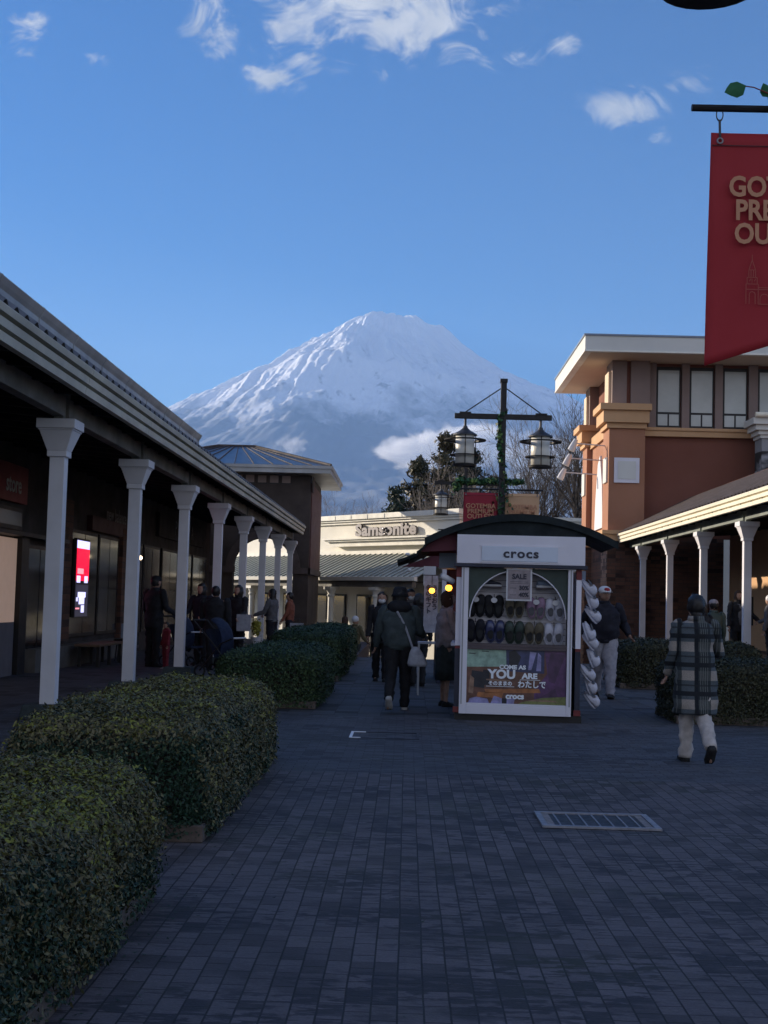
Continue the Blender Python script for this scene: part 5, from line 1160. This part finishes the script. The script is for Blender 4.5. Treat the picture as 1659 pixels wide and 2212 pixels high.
    if skirt:
        b = MB(); b.loft([ringe((0, 0, (pel.z+zz)*H), w_*H*bulk, d_*H) for zz, w_, d_ in ((.06, .075, .058), (0, .092, .07), (-.1, .10, .08), (-.2, .108, .086), (-.30, .115, .092))]); crumple(b, .02*H, 12, sd); b.build('skirt', skirt, t, smooth=True)
    for s in (-1, 1):
        hp, kn, an, fa_ = jl[s]; a0 = U(an)*H; fd = Vector((0, cos(fa_*.9), sin(fa_*.9))); up_ = Vector((0, -sin(fa_*.9), cos(fa_*.9))); b = MB(); rings = []
        for tt, w_, hh in ((-.030, .020, .030), (-.015, .025, .050), (.015, .026, .052), (.045, .028, .036), (.080, .030, .026), (.105, .022, .016)):
            c_ = a0+fd*tt*H-up_*.040*H; rings.append([c_+Vector((w_*H*cx_, 0, 0))+up_*hh*H*cz_ for cx_, cz_ in ((-1, 0), (1, 0), (1, .5), (.6, .95), (-.6, .95), (-1, .5))])
        b.loft(rings).build('shoe', shoe, t, smooth=True)
    # upper garment
    if topstyle in ('jacket', 'coat', 'blouson', 'long'):
        hem = {'jacket': -.01, 'blouson': .0, 'coat': -.10, 'long': -.235}[topstyle]
        wb = bulk; prof = []
        zs = [(hem, .098, .078), (hem*.6, .100, .080), (.02, .097, .076), (.09, .092, .074), (.17, .102, .080), (.235, .112, .078), (.275, .108, .068), (.300, .080, .056), (.320, .048, .046), (.335, .040, .042)]
        if topstyle == 'blouson': zs = [(-.02, .090, .072), (.005, .108, .088), (.07, .118, .096), (.15, .122, .096), (.225, .126, .090), (.27, .112, .074), (.300, .082, .060), (.322, .050, .050), (.345, .044, .046)]
        if topstyle == 'long': zs[0] = (hem, .128, .100); zs[1] = (hem*.6, .128, .098); zs.insert(1, (hem*.82, .129, .100)); zs.insert(3, (hem*.3, .125, .094)); zs[4] = (.02, .120, .090); zs[5] = (.09, .114, .086)
        rings = []
        for i in range(len(zs)-1):
            for j in range(3):
                f = j/3; a_, b_ = zs[i], zs[i+1]; q = [a_[k]+(b_[k]-a_[k])*f for k in range(3)]; c_ = pel+(tp*q[0] if q[0] > 0 else Vector((0, 0, q[0]))); rings.append(ringe(c_*H, q[1]*wb*H, q[2]*wb*H, 26))
        q = zs[-1]; rings.append(ringe((pel+tp*q[0])*H, q[1]*wb*H, q[2]*H, 26))
        b = MB().loft(rings); crumple(b, (.016 if topstyle != 'blouson' else .024)*H, 9, sd); g_ = b.build('coat' if topstyle in ('coat', 'long') else 'jacket', top, t, smooth=True)
        if topstyle == 'blouson': MB().loft([ringe((pel+tp*-.03)*H, .086*wb*H, .068*wb*H), ringe((pel+tp*.002)*H, .090*wb*H, .073*wb*H)]).build('hem_band', top, g_, smooth=True)
        for s in (-1, 1):
            s0, el, wr, d2 = ja[s]; k_ = 1.25 if topstyle == 'blouson' else 1.0
            pth, rr_ = smoothpath([(s0+Vector((-s*.02, 0, .008)))*H, s0*H, (s0.lerp(el, .55))*H, el*H, (el.lerp(wr, .55))*H, (wr+d2*.004)*H], [.036*H, .041*H*bulk, .036*H*k_*bulk, .032*H*k_*bulk, .029*H*k_, .024*H], 4)
            b = MB().tube(pth, rr_, 14); crumple(b, .012*H, 14, sd+5+s); b.build('sleeve', 'plaid_sleeve' if top == 'plaid_wool' else top, g_, smooth=True)
        MB().loft([ringe((pel+tp*.315)*H, .052*H, .05*H), ringe((pel+tp*.345)*H, .046*H, .046*H)]).build('collar', yoke or top, g_, smooth=True)
        if inner: MB().loft([ringe((pel+tp*zz+Vector((0, .032, 0)))*H, .045*H, d_*H, 14) for zz, d_ in ((-.0, .052), (.1, .050), (.2, .054), (.29, .030))]).build('shirt', inner, t, smooth=True)
    # hair
    if hairstyle != 'none':
        def hf(q):
            if q.y > 0 and q.z < .018*H: q.y *= .35; 
            return q
        b = MB().ell(hd*H+hr @ Vector((0, -.008*H, .010*H)), (.054*H, .062*H, .068*H), 20, 14, rot=hr, fn=hf)
        if hairstyle == 'bun': b.ell(hd*H+hr @ Vector((0, -.045*H, .045*H)), (.028*H, .026*H, .026*H), 12, 8)
        if hairstyle == 'updo': b.ell(hd*H+hr @ Vector((0, -.040*H, .012*H)), (.044*H, .034*H, .050*H), 14, 10); b.ell(hd*H+hr @ Vector((0, -.030*H, -.045*H)), (.034*H, .026*H, .030*H), 12, 8)
        if hairstyle == 'long': b.loft([ringe(hd*H+hr @ Vector((0, -.020*H, zz*H)), w_*H, d_*H, 16) for zz, w_, d_ in ((.02, .054, .048), (-.04, .056, .042), (-.09, .060, .034), (-.15, .055, .026), (-.20, .040, .018))])
        if hairstyle == 'bob': b.loft([ringe(hd*H+hr @ Vector((0, -.014*H, zz*H)), w_*H, d_*H, 16) for zz, w_, d_ in ((.03, .056, .052), (-.03, .060, .050), (-.07, .054, .042), (-.085, .04, .03))])
        crumple(b, .010*H, 26, sd); b.build('hair', hair, t, smooth=True)
    if hat:
        kind, hm = hat[0], hat[1]; c_ = hd*H
        if kind == 'cap': b = MB().ell(c_+hr @ Vector((0, -.004*H, .034*H)), (.056*H, .066*H, .044*H), 18, 10, rot=hr); b.loft([[c_+hr @ Vector((.050*H*cos(a)*f, (.050+.045*sin(a)*f)*H, (.030-.006*f)*H)) for a in [pi*k/10 for k in range(11)]] for f in (1.0,)]+[[c_+hr @ Vector((.052*H*cos(a), (.050+.047*sin(a))*H, .022*H)) for a in [pi*k/10 for k in range(11)]]])
        if kind == 'bucket': b = MB().loft([ringe(c_+Vector((0, 0, zz*H)), w_*H, w_*1.08*H, 20, 2) for zz, w_ in ((-.004, .075), (.022, .062), (.055, .056), (.072, .046), (.076, .02))])
        if kind == 'beanie': b = MB().ell(c_+Vector((0, -.006*H, .022*H)), (.058*H, .064*H, .062*H), 18, 12)
        b.build('hat', hm, t, smooth=True)
        if len(hat) > 2: MB().ell(c_+hr @ Vector((0, .045*H, .042*H)), (.030*H, .020*H, .020*H), 12, 8, rot=hr).build('hat_badge', hat[2], t, smooth=True)
    if mask: b = MB().ell(hd*H+hr @ Vector((0, .030*H, -.026*H)), (.040*H, .034*H, .032*H), 14, 10, rot=hr); b.build('face_mask', mask, t, smooth=True)
    t['_h'] = 0; del t['_h']
    return t, dict(pel=pel*H, sh=sh*H, hd=hd*H, ja=ja, nk=nk*H, che=che*H, H=H)
# walker with crossbody bag
t, J = person('person walking away in a dark bucket hat, grey green padded jacket and black trousers', -.10, 18.03, 0, -.05, 1.66, 'grey_green', 'trouser_black', 'shoe_white', hairstyle='bob', topstyle='blouson', legL=(-.30, .55), legR=(.24, .05), armL=(.15, .35, .22), armR=(.35, .9, .20), hat=('bucket', 'coat_black'), bulk=1.12, yoke='coat_black')
H = 1.66; hood = MB().ell(J['nk']+Vector((0, -.07, -.02)), (.17, .09, .10), 16, 10); crumple(hood, .03, 9, 3); hood.build('hood', 'coat_black', t, smooth=True)
bag = thing('crossbody_bag', 'grey white shoulder bag on the right hip of the walker in the bucket hat', 'bag', (-.10, 18.03, 0), None, -.05)
pth = [(-.06, -.10, J['sh'].z+.045), (-.02, -.155, J['sh'].z-.02), (.08, -.175, J['che'].z-.05), (.17, -.17, J['pel'].z+.05), (.22, -.15, J['pel'].z-.10)]
b = MB(); q, r_ = smoothpath(pth, [.012]*5, 5); b.tube(q, .016, 6, flat=.4); b.build('strap', 'bag_white', bag)
b = MB().loft([ringe((.235, -.14, .86), .035, .03, 14), ringe((.245, -.14, .78), .085, .05, 14), ringe((.255, -.14, .64), .135, .06, 14), ringe((.26, -.14, .60), .12, .05, 14)]); crumple(b, .02, 12, 2); b.build('pouch', 'bag_white', bag, smooth=True)
# plaid coat
def plaidmat(nm='plaid_wool', XO=.574):
    m = bpy.data.materials.new(nm); m.use_nodes = True; M[nm] = m; t = NT(m.node_tree); bs = m.node_tree.nodes['Principled BSDF']
    s = t('ShaderNodeSeparateXYZ', {0: t('ShaderNodeTexCoord').outputs['Object']})
    def band(v, per, a, b_, off=0): f = t.math('FRACT', t.math('ADD', t.math('DIVIDE', v, per), off)); return t.math('MULTIPLY', t.math('GREATER_THAN', f, a), t.math('LESS_THAN', f, b_))
    x, z = s.outputs[0], s.outputs[2]; P = .27
    ax_, az_ = band(x, P, .0, .41, XO), band(z, P, .0, .34, .1)
    col = t.mix(ax_, (.022, .030, .034), (.075, .092, .105)); col = t.mix(t.math('MULTIPLY', az_, .5), col, (.10, .105, .10)); col = t.mix(t.math('MULTIPLY', ax_, az_), col, (.30, .265, .235))
    for o_ in (.62, .70, .78, .86): col = t.mix(t.math('MULTIPLY', band(x, P, o_, o_+.028, XO), .5), col, (.20, .21, .20))
    col = t.mix(band(x, P, .43, .56, XO), col, (.007, .010, .016)); col = t.mix(band(z, P, .46, .62, .1), col, (.010, .013, .018)); col = t.mix(t.math('MULTIPLY', band(z, P, .80, .86, .1), .7), col, (.014, .016, .02))
    nz = t.rng(t.noise(t('ShaderNodeTexCoord').outputs['Object'], 90, 3, .7), .3, .7, .75, 1.15); col = t.mix(1, col, t('ShaderNodeCombineColor', {0: nz, 1: nz, 2: nz}).outputs[0], 'MULTIPLY')
    t.l.new(col, bs.inputs['Base Color']); bs.inputs['Roughness'].default_value = .95
plaidmat(); plaidmat('plaid_sleeve', .12)
person('person walking away in a long green and grey checked coat and cream trousers', 2.76, 12.91, 0, .03, 1.60, 'plaid_wool', 'cream_cloth', 'shoe_black', hair='hair_black', hairstyle='updo', topstyle='long', legL=(.16, .04), legR=(-.22, .60), armL=(.12, .45, .12), armR=(.30, 1.15, .26), bulk=1.0, narrow=True)
# man in cap
person('man in white and red cap, black jumper and grey trousers beside the kiosk', 3.17, 21.7, 0, pi-.05, 1.80, 'navy_wool', 'trouser_grey', 'shoe_black', 'skin_tan', hairstyle='short', topstyle='blouson', legL=(.22, .04), legR=(-.20, .30), armL=(-.55, 1.25, .34), armR=(-.55, 1.25, .30), hat=('cap', 'plastic_white', 'cap_red'), bulk=1.10, headturn=.3)
# kiosk customer
person('person in a pinkish grey jacket and dark green skirt browsing at the kiosk counter', .56, 19.0, 0, -pi/2+.25, 1.62, 'pink_grey', None, 'shoe_black', hair='hair_brown', hairstyle='bob', topstyle='blouson', legL=(.0, .03), legR=(.0, .03), armL=(.35, 1.2, .1), armR=(.3, 1.2, .1), skirt='skirt_green', bulk=.95)
person('person in black coat and white face mask walking up left of the bucket hat', -.46, 24.4, 0, pi, 1.62, 'coat_black', 'trouser_black', 'shoe_black', hairstyle='long', topstyle='coat', mask='mask_white', legL=(.12, .05), legR=(-.12, .2))
person('person in dark clothes with a white mask behind the vertical banner', .06, 26.2, 0, pi+.3, 1.70, 'grey_cloth', 'trouser_black', 'shoe_black', hairstyle='short', topstyle='coat', mask='mask_white')
person('person in a dark coat partly hidden between the walker and the white banner', .20, 23.3, 0, .2, 1.60, 'coat_black', 'trouser_black', hairstyle='bob', topstyle='coat')
# lower plaza people
person('person with long brown hair in black at the foot of the steps', -1.85, 40.2, -.75, .5, 1.72, 'coat_black', 'trouser_black', hair='hair_brown', hairstyle='long', topstyle='coat', armL=(.4, 1.0, .3), armR=(.2, .4, .3))
person('person in an olive coat and white knitted hat at the foot of the steps', -1.50, 39.0, -.75, -.6, 1.74, 'olive', 'skirt_green', hairstyle='none', topstyle='coat', hat=('beanie', 'plastic_white'), armL=(.3, .6, .2), armR=(.3, .6, .2))
person('child in an orange brown top by the tower base', -2.95, 44.5, -.75, pi, 1.45, 'orange_brown', 'trouser_black', hairstyle='short', topstyle='jacket', group=None)
person('person in a yellow olive jacket bending over the cafe table', -1.05, 43.5, -.75, -.9, 1.5, 'olive', 'khaki', hairstyle='short', topstyle='jacket', lean=.7, armL=(.7, .5, .2), armR=(.7, .5, .2))
# left arcade people
person('man in black jacket and flat cap standing under the left arcade', -5.12, 27.2, 0, -.6, 1.84, 'coat_black', 'trouser_black', hairstyle='short', topstyle='coat', hat=('cap', 'coat_black'), bulk=1.1, armL=(.1, .5, .2), armR=(.2, .9, .15))
person('person in black with bare head pushing a pram right of the third column', -4.38, 28.6, 0, pi-.5, 1.72, 'navy_wool', 'trouser_black', hairstyle='bob', topstyle='coat', armL=(.5, .6, .1), armR=(.5, .6, .1), bulk=1.15)
person('broad person in a black coat with back turned between the third and fourth columns', -3.80, 26.6, 0, -.2, 1.66, 'coat_black', 'trouser_black', hairstyle='short', topstyle='coat', bulk=1.3)
person('person in black holding a white shopping bag beside the fourth column', -3.72, 29.6, 0, 2.6, 1.72, 'coat_black', 'trouser_black', hairstyle='bob', topstyle='coat', armL=(.2, .9, .1), armR=(.2, .9, .1))
person('person with long black hair in a grey top leaning by the sixth column', -3.35, 33.4, 0, 1.2, 1.68, 'grey_cloth', 'navy_wool', hairstyle='long', topstyle='jacket', armL=(.4, .8, .2), armR=(.4, .8, .2))
person('person in a brown jacket behind the seventh column carrying a dark bag', -3.18, 36.5, 0, 1.5, 1.62, 'orange_brown', 'navy_wool', hairstyle='short', topstyle='jacket', armL=(.2, .3, .2), armR=(.3, .4, .2))
person('small child in a red top beside the blue pram', -4.75, 26.6, 0, 2.2, .92, 'red_cloth', 'red_cloth', 'shoe_white', hairstyle='short', topstyle='jacket')
# right arcade people
person('dark haired woman in open black coat and grey top under the right arcade', 7.55, 30.9, .25, pi+.25, 1.66, 'coat_black', 'trouser_black', hair='hair_brown', hairstyle='bob', topstyle='coat', inner='shirt_grey', armL=(.2, .5, .55), armR=(.1, .2, .2), lean=.05)
person('person in a black jacket just behind the checked coat', 5.55, 25.4, 0, .5, 1.60, 'coat_black', 'trouser_black', hairstyle='bob', topstyle='jacket', bulk=1.0)
person('person in a grey coat and white hat at the right edge behind the last column', 7.95, 29.6, .25, 1.0, 1.56, 'grey_cloth', 'trouser_black', hairstyle='short', topstyle='coat', hat=('beanie', 'plastic_white'), armR=(.5, .7, .2))
person('distant person in dark clothes with white bag under the right arcade near the shop sign', 8.6, 40.5, .25, 1.0, 1.7, 'grey_cloth', 'trouser_black', hairstyle='short', topstyle='coat')
person('shopper in dark green clothes behind the checked coat wearing a pale cap', 6.1, 26.9, 0, .2, 1.66, 'kiosk_green', 'trouser_black', hairstyle='short', topstyle='coat', hat=('cap', 'pink_grey'))
# props in hands and around
def shopbag(x, y, z, w, hh, m, label):
    t = thing('shopping_bag', label, 'bag', (x, y, z)); MB().frust(x, y, z, z+hh, w*.48, .05, w*.5, .06).build('bag_body', m, t); 
    for s in (-1, 1): MB().tube([(x-w*.25, y+s*.05, z+hh-.01), (x-w*.2, y+s*.04, z+hh+.12), (x+w*.2, y+s*.04, z+hh+.12), (x+w*.25, y+s*.05, z+hh-.01)], .006, 5).build('handle', 'dark_frame', t)
shopbag(-3.55, 29.25, .72, .30, .36, 'bag_white', 'white paper shopping bag held beside the fourth left column')
shopbag(-2.95, 36.1, .52, .36, .28, 'bag_white', 'pale tilted shopping bag hanging by the farthest left columns')
shopbag(-.02, 18.9, .25, .12, .34, 'blue_cloth', 'narrow pale blue bag carried in front of the walker in the bucket hat')
def pram(x, y, rz, label, z=0):
    t = thing('pram', label, 'pram', (x, y, z), 'prams under the left arcade', rz)
    for xx in (-.24, .24):
        for yy in (-.36, .32): MB().torus((0, 0, 0), .10, .020, 18, 6).rot(Matrix.Translation((xx, yy, .12)) @ Matrix.Rotation(pi/2, 4, 'Y')).build('wheel', 'shoe_black', t, smooth=True)
        MB().tube([(xx, -.36, .13), (xx, .0, .55), (xx, .48, 1.02)], .014, 8).tube([(xx, .32, .13), (xx, -.1, .62), (xx, -.34, .72)], .014, 8).build('frame', 'dark_frame', t)
    MB().tube([(-.24, .48, 1.02), (.24, .48, 1.02)], .018, 8).build('handlebar', 'shoe_black', t)
    MB().tube([(-.22, -.34, .72), (.22, -.34, .72)], .016, 8).build('bumper_bar', 'plastic_white', t)
    b = MB().loft([[(-.2, -.34, .40), (.2, -.34, .40), (.2, -.34, .44), (-.2, -.34, .44)], [(-.2, .05, .36), (.2, .05, .36), (.2, .05, .42), (-.2, .05, .42)], [(-.2, .25, .85), (.2, .25, .85), (.2, .19, .87), (-.2, .19, .87)]]); b.build('seat', 'blue_cloth', t)
    rings = []
    for k in range(7): a = pi*.08+k*pi*.12; rings.append([(.22*cos(q_), .22-.33*sin(a)*1.0, .62+.42*cos(a)+.05*sin(q_)) for q_ in [pi*j/8 for j in range(9)]])
    b = MB(); b.loft(rings, cap=False, closed=False); hd_ = b.build('hood', 'blue_cloth', t, smooth=True); s_ = hd_.modifiers.new('s', 'SOLIDIFY'); s_.thickness = .012
    return t
pram(-4.55, 27.5, 1.1, 'blue pram with a white rim beside the man in the flat cap'); pram(-3.30, 24.2, 1.2, 'blue pram with a pale rim just above the second hedge, beside the third column')
# cafe furniture at the steps
def cafe_chair(x, y, rz, label):
    t = thing('cafe_chair', label, 'chair', (x, y, -.75), 'cafe chairs at the foot of the steps', rz); MB().box(-.2, .2, -.2, .2, .44, .47).build('seat', 'khaki', t, bevel=.01); MB().box(-.2, .2, -.21, -.18, .50, .86).build('backrest', 'grey_cloth', t, bevel=.01)
    for sx_ in (-.18, .18):
        for sy_ in (-.18, .18): MB().tube([(sx_, sy_, 0), (sx_, sy_, .44 if sy_ > 0 else .86)], .012, 6).build('leg', 'gutter_grey', t)
cafe_chair(-.95, 41.6, .4, 'grey backed cafe chair left of the round table'); cafe_chair(-.15, 42.0, -1.2, 'cafe chair right of the round table')
t = thing('cafe_table', 'round yellowish cafe table below the steps', 'table', (-.6, 42.2, -.75)); MB().lathe((-.6, 42.2, -.75), [(.36, .70), (.38, .715), (.38, .73), (.36, .74)], 24).build('tabletop', 'yellow', t); MB().tube([(-.6, 42.2, -.75), (-.6, 42.2, -.05)], .03, 8).lathe((-.6, 42.2, -.75), [(.22, 0), (.2, .02), (.03, .04)], 16).build('pedestal', 'gutter_grey', t)
# planter with yellow flowers under left arcade, toys on right
t = thing('potted_plant', 'yellow green plant in a white pot between the fifth and sixth left columns', 'plant', (-3.95, 35.3, 0)); MB().lathe((-3.95, 35.3, 0), [(.10, 0), (.13, .35), (.14, .42), (.12, .42)], 16).build('pot', 'plastic_white', t)
n_ = 500; q_ = nrg.normal(0, 1, (n_, 3)); q_ /= np.linalg.norm(q_, axis=1)[:, None]; mat('yellow_leaf', (.45, .42, .06), .6, var=.4, scale=12); cards(np.array([-3.95, 35.3, .68])+q_*np.array([.14, .14, .26])*nrg.random((n_, 1))**.4, q_, .035, 'foliage', 'yellow_leaf', t, o=(-3.95, 35.3, 0))

# >>>MORE4
